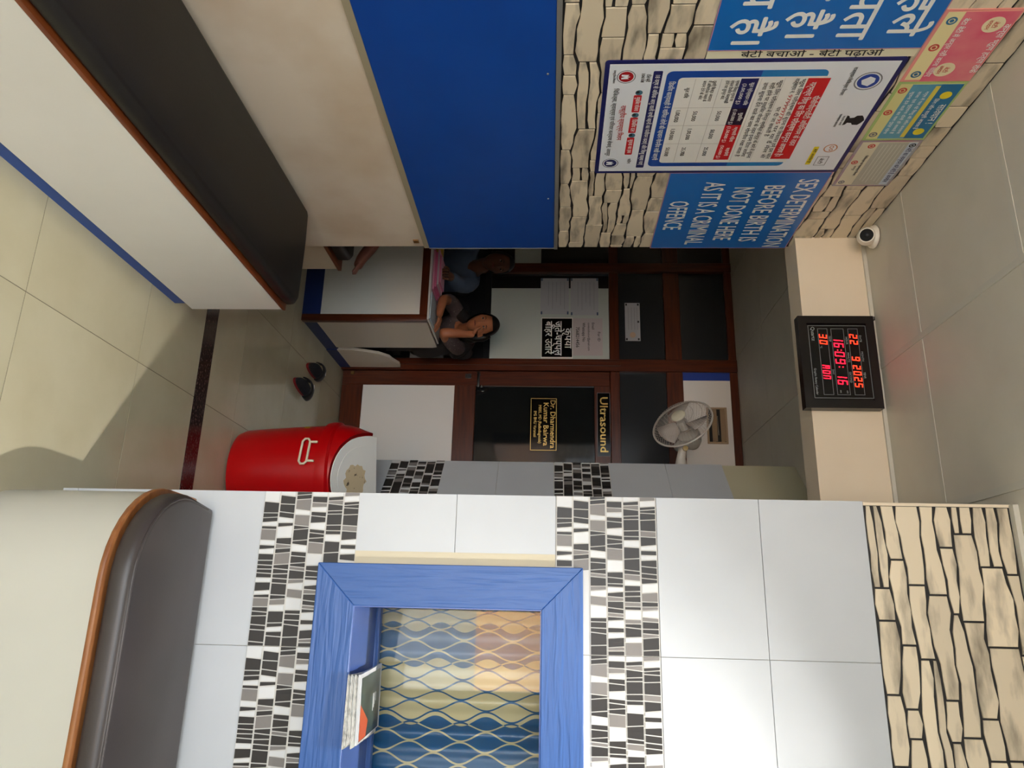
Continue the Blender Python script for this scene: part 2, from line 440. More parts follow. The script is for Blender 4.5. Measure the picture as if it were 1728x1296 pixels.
# slanted wall behind, in line with the corridor's end
wall_s = structure('wall_slanted', 'slanted corridor wall with white tiles, mosaic bands and cream paint above')
A = Vector((-0.836, 4.134, 0)); D = Vector((0.683, -0.730, 0)).normalized(); NN = Vector((-D.y*-1, D.x*-1, 0))
NN = Vector((-0.730, -0.683, 0)).normalized(); LEN = 0.70
def slab(name, u0, u1, z0, z1, m, t0=-0.06, t1=0.0, parent=wall_s):
    return MB().prism([(u0, z0), (u1, z0), (u1, z1), (u0, z1)], A, D, (0,0,1), NN, t0, t1).build(name, m, parent)
slab('core', 0, LEN, 0, 2.90, cream2, -0.08, -0.006)
for j in range(len(zl)-1):
    for u0, u1 in ((0.0, 0.459), (0.459, LEN)):
        if j in (3, 6):
            slab('mosaic_bed', u0+0.0008, u1-0.0008, zl[j], zl[j+1], mos_base, -0.006, -0.001)
        else: slab('wall_tile', u0+0.0008, u1-0.0008, zl[j]+0.0008, zl[j+1]-0.0008, tile_white, -0.006, 0.0)
mr = {'d': MB(), 'g': MB(), 'w': MB()}
for z0 in (0.657, 1.568):
    for u0 in (0.0, 0.459):
        for poly, c in MOSAIC:
            q = [(u0+p[0], z0+p[1]) for p in poly]
            if max(p[0] for p in q) < LEN: mr[c].prism(q, A, D, (0,0,1), NN, -0.001, 0.0012)
for c in mr:
    o = mr[c].build('mosaic_pieces', MC[c], wall_s); o['kind'] = 'stuff'
wr2 = MB().box(-0.834, -0.74, 4.15, 5.21, 0, 2.90).build('wall_corridor_end', cream2); struct(wr2, 'painted wall beside the consulting room door')

# ------------------------------------------------------------------ left wall: beige below, blue panel, stone above
wall_left = structure('wall_left', 'left wall with beige paint, blue panel and stonework above')
MB().box(XL-0.11, XL, -1.6, 3.155, 0, CEIL+0.02).build('painted_wall', beige, wall_left)
MB().box(XL, XL+0.012, -1.6, 3.152, 0.972, 1.556).build('blue_panel', blue_panel, wall_left, bevel=0.002, bseg=1)
MB().box(XL, XL+0.010, -1.6, 3.155, 0.948, 0.972).build('edge_strip', mat('dull_edge_strip', (160, 148, 122), 0.6), wall_left)
MB().box(XL, XL+0.016, -1.6, 3.157, 1.556, 1.572).build('edge_strip', alu, wall_left)
MB().box(XL-0.10, XL+0.0135, 3.1525, 3.1575, 0.972, 1.556).build('end_strip', alu, wall_left)
MB().box(XL, XL+0.004, -1.6, 3.155, 1.572, 2.928).build('stone_backing', stone_joint, wall_left)
SIGNS = [(1.925, 2.535, 1.71, 2.62), (2.535, 3.15, 2.0, 2.61), (0.72, 1.925, 2.01, 2.64), (1.74, 2.64, 2.64, 2.855)]
def under_sign(p):
    return any(a+0.006 < p[0] < b_-0.006 and c+0.006 < p[1] < d-0.006 for a, b_, c, d in SIGNS)
rnd = random.Random(21)
put_stones(stone_cells(-1.58, 3.153, 1.574, 2.926, rnd), lambda u, v, d: (XL+0.004+d, u, v), wall_left, hidden=under_sign, inview=lambda u, v: u > 1.35)
for (y, z) in ((1.98, 1.53), (2.72, 1.53)):
    MB().lathe([(0.004, 0), (0.003, 0.003)], (XL+0.012, y, z), (1,0,0), 10).build('screw', alu, wall_left)
MB().box(XL, XL+0.006, 3.09, 3.115, 0.905, 0.93).build('paper_scrap', mat('brown_scrap', (120, 84, 40), 0.7), wall_left)
# wall behind the waiting bench, facing the reception
wall_niche = MB().box(-3.7, XL-0.11, 3.04, 3.155, 0, CEIL).build('wall_niche', beige); struct(wall_niche, 'beige wall behind the waiting bench')
wall_far = MB().box(-3.78, -3.7, 3.04, 5.4, 0, CEIL).build('wall_reception_side', cream); struct(wall_far, 'cream wall at the far side of the reception')
# rest of the shell: right side and entrance front, wide open to the street
ws = MB().box(2.2, 2.3, -1.7, 2.66, 0, CEIL+0.1).build('wall_side', mat('white_paint', (236, 234, 228), 0.6)); struct(ws, 'plain cream side wall')
we = MB().box(-1.77, -1.55, -1.7, -1.6, 0, CEIL+0.02).box(0.60, 2.2, -1.7, -1.6, 0, CEIL+0.02).box(-1.55, 0.60, -1.7, -1.6, 2.75, CEIL+0.02).build('wall_entrance', mat('white_paint', (236, 234, 228)))
struct(we, 'entrance front with a wide opening to the street')

# ------------------------------------------------------------------ back partition: wood, tinted glass, white boards
YP = 5.2
wall_back = structure('wall_back', 'dark wood and tinted glass partition behind the reception')
MB().box(-3.7, -0.70, 5.30, 5.42, 0, 2.98).build('sun_block', cream2, wall_back)  # unseen slab added behind the partition to keep the sun out
def pbox(name, x0, x1, z0, z1, m, d0=0.0, d1=0.05, parent=wall_back, bevel=0.003):
    return MB().box(x0, x1, YP+d0, YP+d1, z0, z1).build(name, m, parent, bevel=bevel, bseg=1)
for x0, x1 in ((-1.816, -1.724), (-2.587, -2.513), (-3.30, -3.22), (-0.93, -0.834)):
    pbox('mullion', x0, x1, 0, 2.884, wood, -0.012, 0.06)
pbox('mullion', -1.792, -1.764, 0, 2.05, wood, -0.026, -0.010)
for z0, z1 in ((1.975, 2.043), (2.378, 2.495), (2.829, 2.884)):
    for x0, x1 in ((-1.724, -0.93), (-2.513, -1.816), (-3.22, -2.587)):
        pbox('rail', x0, x1, z0, z1, wood_x, 0.0, 0.05)
for x0, x1 in ((-2.513, -1.816), (-3.22, -2.587)):
    pbox('rail', x0, x1, 1.045, 1.09, mat('dark_lower_board', (20, 22, 26), 0.35), 0.0, 0.05)
    pbox('lower_board', x0, x1, 0.0, 1.045, mat('dark_lower_board', (20, 22, 26), 0.35), 0.02, 0.04, bevel=0)
    pbox('pane', x0, x1, 1.09, 1.975, glass_dark, 0.028, 0.034, bevel=0)
    pbox('pane', x0, x1, 2.043, 2.378, glass_grey, 0.028, 0.034, bevel=0)
    pbox('pane', x0, x1, 2.495, 2.829, glass_grey, 0.028, 0.034, bevel=0)
pbox('white_board', -2.389, -1.817, 1.091, 1.972, mat('frosted_white_film', (198, 206, 200), 0.25), 0.016, 0.026, bevel=0)
pbox('white_board', -2.80, -2.60, 1.26, 1.463, mat('frosted_white_film', (198, 206, 200)), 0.016, 0.026, bevel=0)
pbox('white_board', -1.96, -1.817, 0.50, 0.75, mat('grey_white_board', (170, 172, 176), 0.4), 0.008, 0.018, bevel=0)
pbox('pane', -1.724, -0.93, 2.043, 2.378, glass_grey, 0.028, 0.034, bevel=0)
pbox('white_board', -1.665, -0.93, 2.495, 2.829, white_p, 0.012, 0.03, bevel=0)
pbox('blue_strip', -1.724, -1.665, 2.495, 2.829, mat('blue_strip', (34, 66, 160), 0.4), 0.010, 0.03, bevel=0)

# consulting-room door
door = structure('door_1', 'wooden door with a white lower panel and a dark glass light')
def dbox(name, x0, x1, z0, z1, m, d0, d1, bevel=0.004, parent=None):
    return MB().box(x0, x1, YP+d0, YP+d1, z0, z1).build(name, m, parent or door, bevel=bevel, bseg=1)
dbox('stile', -1.722, -1.612, 0.012, 1.972, wood, 0.002, 0.042); dbox('stile', -1.035, -0.932, 0.012, 1.972, wood, 0.002, 0.042)
dbox('rail', -1.612, -1.035, 0.012, 0.169, wood_x, 0.002, 0.042); dbox('rail', -1.612, -1.035, 0.845, 1.0, wood_x, 0.002, 0.042)
dbox('rail', -1.612, -1.035, 1.859, 1.972, wood_x, 0.002, 0.042)
dbox('white_panel', -1.612, -1.035, 0.169, 0.845, white_p, 0.012, 0.03, 0)
dbox('pane', -1.612, -1.035, 1.0, 1.859, glass_dark, 0.020, 0.028, 0)
dbox('lock_plate', -1.699, -1.664, 0.921, 0.965, steel, -0.002, 0.004, 0.001)
h = MB().box(-1.706, -1.590, YP-0.035, YP-0.020, 1.012, 1.030); h.box(-1.70, -1.685, YP-0.030, YP+0.003, 1.010, 1.032)
h.build('handle', black, door, bevel=0.003)
MB().lathe([(0.009, 0), (0.009, 0.012)], (-1.600, YP-0.034, 1.045), (1,0,0), 12).build('handle_tip', steel, door)
dbox('door_stop', -1.71, -1.685, 0.075, 0.10, mat('brass_stop', (130, 96, 50), 0.4, metal=0.6), -0.012, 0.003, 0.002)

# ------------------------------------------------------------------ window with blue boards, deep reveal, pane and curtain
window = structure('window_1', 'window framed in wavy-grained blue boards with a deep sill')
def wavy_blue(name, along):
    m = bpy.data.materials.new(name); m.use_nodes = True; nt = m.node_tree; N = nt.nodes; L = nt.links; bs = N['Principled BSDF']
    tc = N.new('ShaderNodeTexCoord'); mp = N.new('ShaderNodeMapping'); L.new(tc.outputs['Object'], mp.inputs[0])
    mp.inputs['Scale'].default_value = (1.2, 1, 14) if along == 'x' else (14, 1, 1.2)
    wv = N.new('ShaderNodeTexNoise'); wv.inputs['Scale'].default_value = 5; wv.inputs['Detail'].default_value = 1.5; wv.inputs['Distortion'].default_value = 0.6
    L.new(mp.outputs[0], wv.inputs['Vector'])
    cr = N.new('ShaderNodeValToRGB'); cr.color_ramp.elements[0].color = lin((46, 86, 150)); cr.color_ramp.elements[1].color = lin((54, 95, 160))
    L.new(wv.outputs['Fac'], cr.inputs[0]); L.new(cr.outputs[0], bs.inputs['Base Color']); bs.inputs['Roughness'].default_value = 0.42
    bp = N.new('ShaderNodeBump'); bp.inputs['Strength'].default_value = 0.28; bp.inputs['Distance'].default_value = 0.012
    L.new(wv.outputs['Fac'], bp.inputs['Height']); L.new(bp.outputs[0], bs.inputs['Normal'])
    return m
wb_z = wavy_blue('wavy_blue_upright', 'z'); wb_x = wavy_blue('wavy_blue_level', 'x')
fx0, fx1, fz0, fz1 = -0.1475, 0.983, 0.853, 1.648
def board(name, poly, m): return MB().prism(poly, (0, YF-0.0125, 0), (1,0,0), (0,0,1), (0,-1,0), -0.0125, 0.0095).build(name, m, window, bevel=0.002, bseg=1)
board('frame_board', [(fx0, fz0), (WX0, WZ0), (WX0, WZ1), (fx0, fz1)], wb_z)
board('frame_board', [(fx1, fz1), (WX1, WZ1), (WX1, WZ0), (fx1, fz0)], wb_z)
board('frame_board', [(fx0, fz0), (fx1, fz0), (WX1, WZ0), (WX0, WZ0)], wb_x)
board('frame_board', [(fx0, fz1), (WX0, WZ1), (WX1, WZ1), (fx1, fz1)], wb_x)
YG = 2.62
sill_blue = mat('blue_sill_paint', (74, 100, 166), 0.3, rgb2=(68, 94, 158), scale=6)
MB().box(WX0, WX1, YF-0.020, YG, WZ0, WZ0+0.003).build('sill', sill_blue, window)
MB().box(WX0, WX1, YF-0.020, YG, WZ1-0.003, WZ1).build('head_lining', sill_blue, window)
MB().box(WX0, WX0+0.003, YF-0.020, YG, WZ0+0.003, WZ1-0.003).build('side_lining', sill_blue, window)
MB().box(WX1-0.003, WX1, YF-0.020, YG, WZ0+0.003, WZ1-0.003).build('side_lining', sill_blue, window)
MB().box(WX0, WX1, YG-0.03, YG, WZ0+0.003, WZ0+0.018).build('glazing_bead', wb_x, window)
gm = bpy.data.materials.new('window_glass'); gm.use_nodes = True; nt = gm.node_tree; nt.nodes.remove(nt.nodes['Principled BSDF'])
mx = nt.nodes.new('ShaderNodeMixShader'); tr = nt.nodes.new('ShaderNodeBsdfTransparent'); gl = nt.nodes.new('ShaderNodeBsdfGlossy'); fr = nt.nodes.new('ShaderNodeFresnel')
gl.inputs['Roughness'].default_value = 0.0; fr.inputs['IOR'].default_value = 1.34; tr.inputs[0].default_value = (0.95, 0.97, 0.97, 1)
nt.links.new(fr.outputs[0], mx.inputs[0]); nt.links.new(tr.outputs[0], mx.inputs[1]); nt.links.new(gl.outputs[0], mx.inputs[2])
nt.links.new(mx.outputs[0], nt.nodes['Material Output'].inputs[0])
MB().box(WX0, WX1, YG, YG+0.004, WZ0+0.003, WZ1-0.003).build('pane', gm, window)
# dim cabin behind the pane
cab = MB().box(-0.30, 1.5, 3.4, 3.46, 0, CEIL).box(-0.322, -0.30, 2.66, 3.46, 0, CEIL).box(1.5, 1.56, 2.66, 3.46, 0, CEIL).box(-0.322, 1.56, 2.66, 3.46, CEIL-0.03, CEIL+0.05).build('wall_cabin', cream)
struct(cab, 'cabin walls behind the window')

# curtain: pleated cloth with an ogee net in cream and petrol blue
cm = bpy.data.materials.new('ogee_curtain_cloth'); cm.use_nodes = True; nt = cm.node_tree; N = nt.nodes; L = nt.links; bs = N['Principled BSDF']
def mth(op, a, b_=None):
    n = N.new('ShaderNodeMath'); n.operation = op
    for i, q in enumerate((a, b_)):
        if q is None: continue
        if isinstance(q, (int, float)): n.inputs[i].default_value = q
        else: L.new(q, n.inputs[i])
    return n.outputs[0]
uvn = N.new('ShaderNodeUVMap'); sp = N.new('ShaderNodeSeparateXYZ'); L.new(uvn.outputs[0], sp.inputs[0])
su, sv = sp.outputs[0], sp.outputs[1]
uu = mth('DIVIDE', su, 0.036); cs = mth('MULTIPLY', mth('COSINE', mth('MULTIPLY', sv, 2*PI/0.168)), 0.44)
def dist(t): return mth('MULTIPLY', mth('ABSOLUTE', mth('SUBTRACT', mth('FRACT', mth('ADD', mth('DIVIDE', t, 2.0), 0.5)), 0.5)), 2.0)
d = mth('MINIMUM', dist(mth('SUBTRACT', uu, cs)), dist(mth('ADD', mth('SUBTRACT', uu, 1.0), cs)))
line = mth('LESS_THAN', d, 0.085)
# bands of cream and blue whose border follows the net
tcc = N.new('ShaderNodeTexCoord'); spx = N.new('ShaderNodeSeparateXYZ'); L.new(tcc.outputs['Object'], spx.inputs[0])
bu = mth('ADD', spx.outputs[0], mth('MULTIPLY', cs, 0.036))
def within(a, b_): return mth('MULTIPLY', mth('GREATER_THAN', bu, a), mth('LESS_THAN', bu, b_))
blue_bands = mth('ADD', mth('ADD', within(0.035, 0.150), within(0.330, 0.560)), within(0.720, 0.860))
band = mth('SUBTRACT', 1.0, blue_bands)
sel = mth('ABSOLUTE', mth('SUBTRACT', line, band))
mixc = N.new('ShaderNodeMix'); mixc.data_type = 'RGBA'; L.new(sel, mixc.inputs[0])
mixc.inputs[6].default_value = lin((6, 84, 134)); mixc.inputs[7].default_value = lin((214, 196, 150))
L.new(mixc.outputs[2], bs.inputs['Base Color']); bs.inputs['Roughness'].default_value = 0.33; bs.inputs['Sheen Weight'].default_value = 0.2
vs = []; fs = []; nu, nv = 150, 12; uvs = []
acc = 0.0; prev = None
for i in range(nu+1):
    x = -0.16 + 1.15*i/nu
    y = 2.70 + 0.016*math.sin(x*2*PI/0.17 + 0.6) + 0.006*math.sin(x*2*PI/0.071)
    if prev: acc += math.hypot(x-prev[0], y-prev[1])
    prev = (x, y)
    for j in range(nv+1):
        z = 0.80 + 0.98*j/nv; vs.append((x, y, z)); uvs.append((acc, z))
for i in range(nu):
    for j in range(nv): a = i*(nv+1)+j; fs.append((a, a+nv+1, a+nv+2, a+1))
ct = MB().add(vs, fs, True); cme = ct.mesh('curtain'); ul = cme.uv_layers.new(name='UVMap')
for lp in cme.loops: ul.data[lp.index].uv = uvs[lp.vertex_index]
cur = thing('curtain', 'cream and petrol blue curtain with a wavy net pattern behind the window pane', 'curtain')
link('cloth', cme, cm, cur)
MB().tube([(-0.2, 2.70, 1.79), (1.02, 2.70, 1.79)], 0.009, 10).build('rod', steel, cur)

# ------------------------------------------------------------------ benches
def cushion_mesh(outline, z0, z1, r, m, name, parent, dent=None):
    """a soft slab: outline in x, y, rounded at top and bottom"""
    cx = sum(p[0] for p in outline)/len(outline); cy = sum(p[1] for p in outline)/len(outline); k = len(outline)
    def inset(d):
        out = []
        for i in range(k):
            a, p, c = Vector(outline[i-1]), Vector(outline[i]), Vector(outline[(i+1) % k])
            e1 = (p-a).normalized(); e2 = (c-p).normalized(); n1 = Vector((-e1.y, e1.x)); n2 = Vector((-e2.y, e2.x)); n = (n1+n2)
            n = n.normalized() if n.length > 1e-6 else n1
            out.append(p + n*d/max(0.5, n.dot(n1)))
        return out
    vs = []; fs = []; lev = []
    for q in range(4): a = PI/2*q/3; lev.append((r*(1-math.sin(a)), z0 + r*0.6*(1-math.cos(a))))
    for q in range(5): a = PI/2*q/4; lev.append((r*(1-math.cos(a)), z1 - r + r*math.sin(a)))
    for d_, z in lev: vs += [(p.x, p.y, z) for p in inset(d_)]
    n = len(lev)
    for l in range(n-1):
        for i in range(k): j = (i+1) % k; fs.append((l*k+i, l*k+j, (l+1)*k+j, (l+1)*k+i))
    fs.append(tuple((n-1)*k+i for i in range(k))); fs.append(tuple(range(k-1, -1, -1)))
    o = MB().add(vs, fs, True).build(name, m, parent)
    return o
# near left bench along the left wall
bl = thing('bench', 'long white boxed bench with black seat pad along the left wall', 'bench', 'waiting benches')
BX = -1.19; BY = 2.812
MB().box(XL+0.005, BX, -0.9, BY, 0.060, 0.440).build('body', lam_white, bl, bevel=0.002, bseg=1)
MB().box(XL+0.005, BX-0.014, -0.9, BY-0.03, 0.0, 0.060).build('kick_board', kick_blue, bl)
MB().box(XL+0.005, BX+0.003, -0.9, BY+0.004, 0.440, 0.454).build('wood_edge', wood_edge, bl, bevel=0.003)
pts = [(XL+0.02, -0.88), (BX-0.004, -0.88)]
pts += [(BX-0.004, BY-0.10), (BX-0.010, BY-0.03), (BX-0.04, BY-0.004), (BX-0.14, BY-0.001), (BX-0.30, BY+0.004), (XL+0.04, BY-0.006), (XL+0.02, BY-0.03)]
sp_ = cushion_mesh(pts, 0.455, 0.512, 0.026, leather, 'seat_pad', bl)
# right bench with a rounded end under the window
br = thing('bench', 'cream boxed bench with rounded end and brown seat pad under the window', 'bench', 'waiting benches')
def bench_outline(off=0.0, n=10):
    x0, y0, r, c2 = -0.325-off, 1.88-off, 0.26+off, 0.0
    o = [(1.9, y0)]
    cx, cy = x0+r, y0+r
    arc = [(cx + r*math.cos(PI*1.5 - PI/2*k/n), cy + r*math.sin(PI*1.5 - PI/2*k/n)) for k in range(n+1)]
    return o, arc, x0
def boutl(off, back=YF-0.002):
    o, arc, x0 = bench_outline(off)
    p = [(1.9, back)] + [(x0, back)] + arc[::-1] + o
    return p          # runs counter-clockwise
MB().prism(boutl(0.0), (0,0,0), (1,0,0), (0,1,0), (0,0,1), 0.0, 0.427, True).build('body', lam_cream, br)
MB().prism(boutl(0.010), (0,0,0), (1,0,0), (0,1,0), (0,0,1), 0.427, 0.442, True).build('wood_edge', wood_tan, br, bevel=0.005)
po = boutl(-0.004, YF-0.008)
po2 = []
for (x, y) in po:
    if x < 0 and y > 2.25: x += 0.018
    po2.append((x, y))
po2 = po2[:2] + [(-0.312, 2.22)] + po2[2:]
cushion_mesh(po2, 0.443, 0.508, 0.024, leather2, 'seat_pad', br)
_o, _arc, _x0 = bench_outline(-0.018)
MB().tube([(_x0+0.012, 2.26, 0.5045)] + [(x, y, 0.5045) for x, y in _arc[::-1]] + [(0.6, _arc[0][1], 0.5045), (1.9, _arc[0][1], 0.5045)], 0.0038, 8).build('piping', leather2, br)
# waiting bench past the wall's end
b3 = thing('bench', 'white bench with black seat pad just beyond the left wall end', 'bench', 'waiting benches')
MB().box(-3.3, -1.72, 3.165, 3.52, 0.045, 0.43).build('body', mat('ivory_laminate', (214, 198, 172), 0.4), b3)
MB().box(-3.3, -1.74, 3.165, 3.49, 0.0, 0.045).build('kick_board', kick_dark, b3)
MB().box(-3.3, -1.713, 3.165, 3.527, 0.43, 0.448).build('wood_edge', wood_edge, b3)
cushion_mesh([(-3.28, 3.17), (-1.725, 3.17), (-1.725, 3.43), (-1.76, 3.47), (-3.28, 3.47)], 0.449, 0.525, 0.02, leather, 'seat_pad', b3)

# ------------------------------------------------------------------ reception desk
desk = thing('reception_desk', 'white reception desk with red wood edging and navy kick board', 'desk')
DX, DY = -1.73, 4.25
MB().box(-3.2, DX-0.042, DY+0.008, DY+0.03, 0.115, 0.735).build('front_panel', lam_white, desk)
MB().box(-3.2, DX-0.042, DY+0.004, DY+0.03, 0.0, 0.115).build('kick_board', kick_dark, desk)
MB().box(DX-0.042, DX, DY, DY+0.042, 0.0, 0.785).build('corner_post', wood, desk, bevel=0.003)
MB().box(-3.2, DX-0.042, DY, DY+0.03, 0.735, 0.785).build('top_rail', wood_x, desk)
MB().box(DX-0.022, DX-0.004, DY+0.042, 4.75, 0.085, 0.775).build('side_panel', lam_pink, desk)
MB().box(DX-0.022, DX-0.008, DY+0.042, 4.79, 0.0, 0.085).build('kick_board', kick_dark, desk)
MB().box(-3.2, DX-0.006, DY-0.01, 4.68, 0.785, 0.797).build('top', mat('desk_top_white', (206, 206, 204), 0.3), desk)
# low curved panel between desk and partition
gp = [(4.80, 0.0), (5.17, 0.0), (5.17, 0.37), (5.10, 0.375), (5.02, 0.345), (4.95, 0.33), (4.88, 0.27), (4.84, 0.19), (4.80, 0.10)]
gate = thing('low_panel', 'low pinkish panel with a curved top between desk and door', 'panel')
MB().prism([(p[0], p[1]+0.075) for p in gp], (DX-0.004, 0, 0), (0,1,0), (0,0,1), (1,0,0), -0.02, 0.0).build('board', lam_pink, gate)
MB().box(DX-0.02, DX-0.002, 4.80, 5.17, 0.0, 0.075).build('kick_board', kick_dark, gate)
# papers on the desk
pink = mat('pink_paper', (226, 118, 160), 0.65); pink2 = mat('pale_pink_paper', (236, 172, 196), 0.65); yellow = mat('yellow_folder', (206, 178, 60), 0.6)
FL = ['bottom pink file of the pile on the reception desk', 'second pink file from the bottom of the desk pile', 'pale pink file near the top of the desk pile', 'topmost pale pink file of the pile on the desk']
for k in range(4):
    o = thing('paper_file', FL[k], 'file', 'pink files on the desk')
    dx = (0, 0.012, -0.01, 0.02)[k]; z = 0.7975 + 0.0115*k
    MB().box(-2.23+dx, -1.955-0.02*k, 4.285+0.01*k, 4.47, z, z+0.0018).box(-2.23+dx, -1.955-0.02*k, 4.285+0.01*k, 4.47, z+0.0095, z+0.0113).box(-2.23+dx, -2.225+dx, 4.285+0.01*k, 4.47, z, z+0.0113).build('cover', (pink, pink, pink2, pink2)[k], o)
    MB().box(-2.224+dx, -1.96-0.02*k, 4.29+0.01*k, 4.465, z+0.0020, z+0.0094).build('sheets', (pink2, pink, paper_w, pink)[k], o)
o = tag(MB().box(-2.40, -2.26, 4.29, 4.46, 0.7975, 0.83).build('yellow_folder', yellow, None, bevel=0.003), 'yellow folder at the left of the pink files on the desk', 'folder')
o = tag(MB().prism([(-1.93, 4.27), (-1.745, 4.25), (-1.748, 4.43), (-1.94, 4.42)], (0,0,0), (1,0,0), (0,1,0), (0,0,1), 0.7975, 0.803).build('paper_sheaf', mat('bluish_paper', (196, 208, 218), 0.6)), 'bluish white sheaf of papers at the corner of the desk', 'papers')

# ------------------------------------------------------------------ red bin
bin_ = thing('litter_bin', 'red plastic swing-lid bin with worn white flap beside the tiled wall', 'bin')
red = mat('red_plastic', (184, 0, 8), 0.3, spec=0.4, rgb2=(176, 0, 6), scale=5); cream_pl = mat('cream_plastic', (226, 214, 188), 0.4)
BC = Vector((-0.66, 3.66, 0))
MB().lathe([(0.0, 0.004), (0.185, 0.004), (0.205, 0.012), (0.216, 0.04), (0.226, 0.15), (0.236, 0.30), (0.243, 0.42), (0.246, 0.45)], BC, seg=40).build('body', red, bin_)
MB().lathe([(0.246, 0.45), (0.258, 0.452), (0.262, 0.475), (0.262, 0.50), (0.252, 0.508), (0.248, 0.512)], BC, seg=40).build('rim', red, bin_)
# gabled hood: a tapering drum cut by two slanting planes that meet in a ridge, a white flap in each slope
fa = 1.5*PI + 0.28; fd = Vector((math.cos(fa), math.sin(fa), 0)); fr_ = Vector((-fd.y, fd.x, 0))
flap_m = mat('worn_white_flap', (226, 226, 220), 0.35)
hme = MB().lathe([(0.250, 0.512), (0.246, 0.55), (0.236, 0.59), (0.220, 0.63), (0.205, 0.68)], BC, seg=64).mesh('hood')
hb = bmesh.new(); hb.from_mesh(hme); flaps = []
for sg in (1, -1):
    p0 = BC + fd*(0.252*sg) + Vector((0,0,0.516)); p1 = BC + fd*(0.014*sg) + Vector((0,0,0.658))
    fup = (p1 - p0).normalized(); fn = (fr_.cross(fup)*sg).normalized()
    if fn.z < 0: fn = -fn
    r_ = bmesh.ops.bisect_plane(hb, geom=hb.verts[:] + hb.edges[:] + hb.faces[:], plane_co=p0, plane_no=fn, clear_outer=True)
    cut = [g for g in r_['geom_cut'] if isinstance(g, bmesh.types.BMVert)]
    pts = [((v.co - p0).dot(fr_), (v.co - p0).dot(fup)) for v in cut]
    cx_ = sum(p[0] for p in pts)/len(pts); cy_ = sum(p[1] for p in pts)/len(pts)
    pts.sort(key=lambda p: math.atan2(p[1]-cy_, p[0]-cx_)); flaps.append((p0, fup, fn, pts, cx_, cy_, sg))
bmesh.ops.holes_fill(hb, edges=[e for e in hb.edges if e.is_boundary], sides=0)
bmesh.ops.recalc_face_normals(hb, faces=hb.faces[:])
hb.to_mesh(hme); hb.free(); hme.set_sharp_from_angle(angle=0.6)
link('hood', hme, red, bin_)
for p0, fup, fn, pts, cx_, cy_, sg in flaps:
    # the flap is the cut itself, a little smaller and bent over the ridge
    ymax = max(p[1] for p in pts)
    poly = [(cx_ + (x-cx_)*0.93, min(ymax, cy_ + (y-cy_)*0.95 + 0.004)) for x, y in pts]
    flap = MB().prism(poly, p0, fr_, fup, fn, 0.0008, 0.0060).build('flap', flap_m, bin_, bevel=0.0015, bseg=1)
    MB().prism([(cx_ + (x-cx_)*0.70, cy_ + (y-cy_)*0.72 + 0.014) for x, y in pts], p0, fr_, fup, fn, 0.006, 0.0085).build('raised_panel', flap_m, flap)
    if sg == 1:
        rnd = random.Random(3); pl = []
        for k in range(30):
            a = 2*PI*k/30; r = 1 + rnd.uniform(-0.16, 0.12); pl.append((cx_ + 0.02 + 0.080*r*math.cos(a), cy_ + 0.03 + 0.072*r*math.sin(a)))
        MB().prism(pl, p0, fr_, fup, fn, 0.0085, 0.0092).build('worn_patch', mat('worn_patch', (198, 180, 146), 0.7, rgb2=(70, 58, 44), scale=40, lo=0.62, hi=0.7), flap)
MB().prism([(-0.195, -0.016), (0.195, -0.016), (0.195, 0.016), (-0.195, 0.016)], BC + Vector((0,0,0.655)), fr_, fd, Vector((0,0,1)), 0.0, 0.010).build('ridge_cap', flap_m, bin_, bevel=0.003)
# side handle: a white wire loop
ha = 1.5*PI - 0.27; hd = Vector((math.cos(ha), math.sin(ha), 0)); hr = Vector((-hd.y, hd.x, 0)); ho = BC + hd*0.252
lp = [(-0.052, 0.0), (-0.066, 0.010), (-0.066, 0.026), (-0.052, 0.036), (0.052, 0.036), (0.066, 0.026), (0.066, 0.010), (0.052, 0.0)]
h = MB().tube([ho + hr*x + Vector((0,0,0.375+z)) for x, z in lp], 0.006, 8, True)
for s in (-1, 1): h.tube([ho + hr*(0.05*s) + Vector((0,0,0.41)), ho + hr*(0.05*s) + Vector((0,0,0.446))], 0.006, 8)
h.build('handle', cream_pl, bin_)
bd = [BC + Vector((math.cos(PI+0.25), math.sin(PI+0.25), 0))*0.2405]
vs = []; fs = []
for i in range(9):
    a = PI + 0.02 + 0.5*i/8
    for z in (0.33, 0.36): 
        r = 0.2385 + (z-0.33)*0.06; vs.append((BC.x + r*math.cos(a), BC.y + r*math.sin(a), z + 0.008*math.sin(i*1.9)))
for i in range(8): fs.append((2*i, 2*i+2, 2*i+3, 2*i+1))
MB().add(vs, fs).build('print', mat('gold_print', (190, 150, 40), 0.5), bin_)

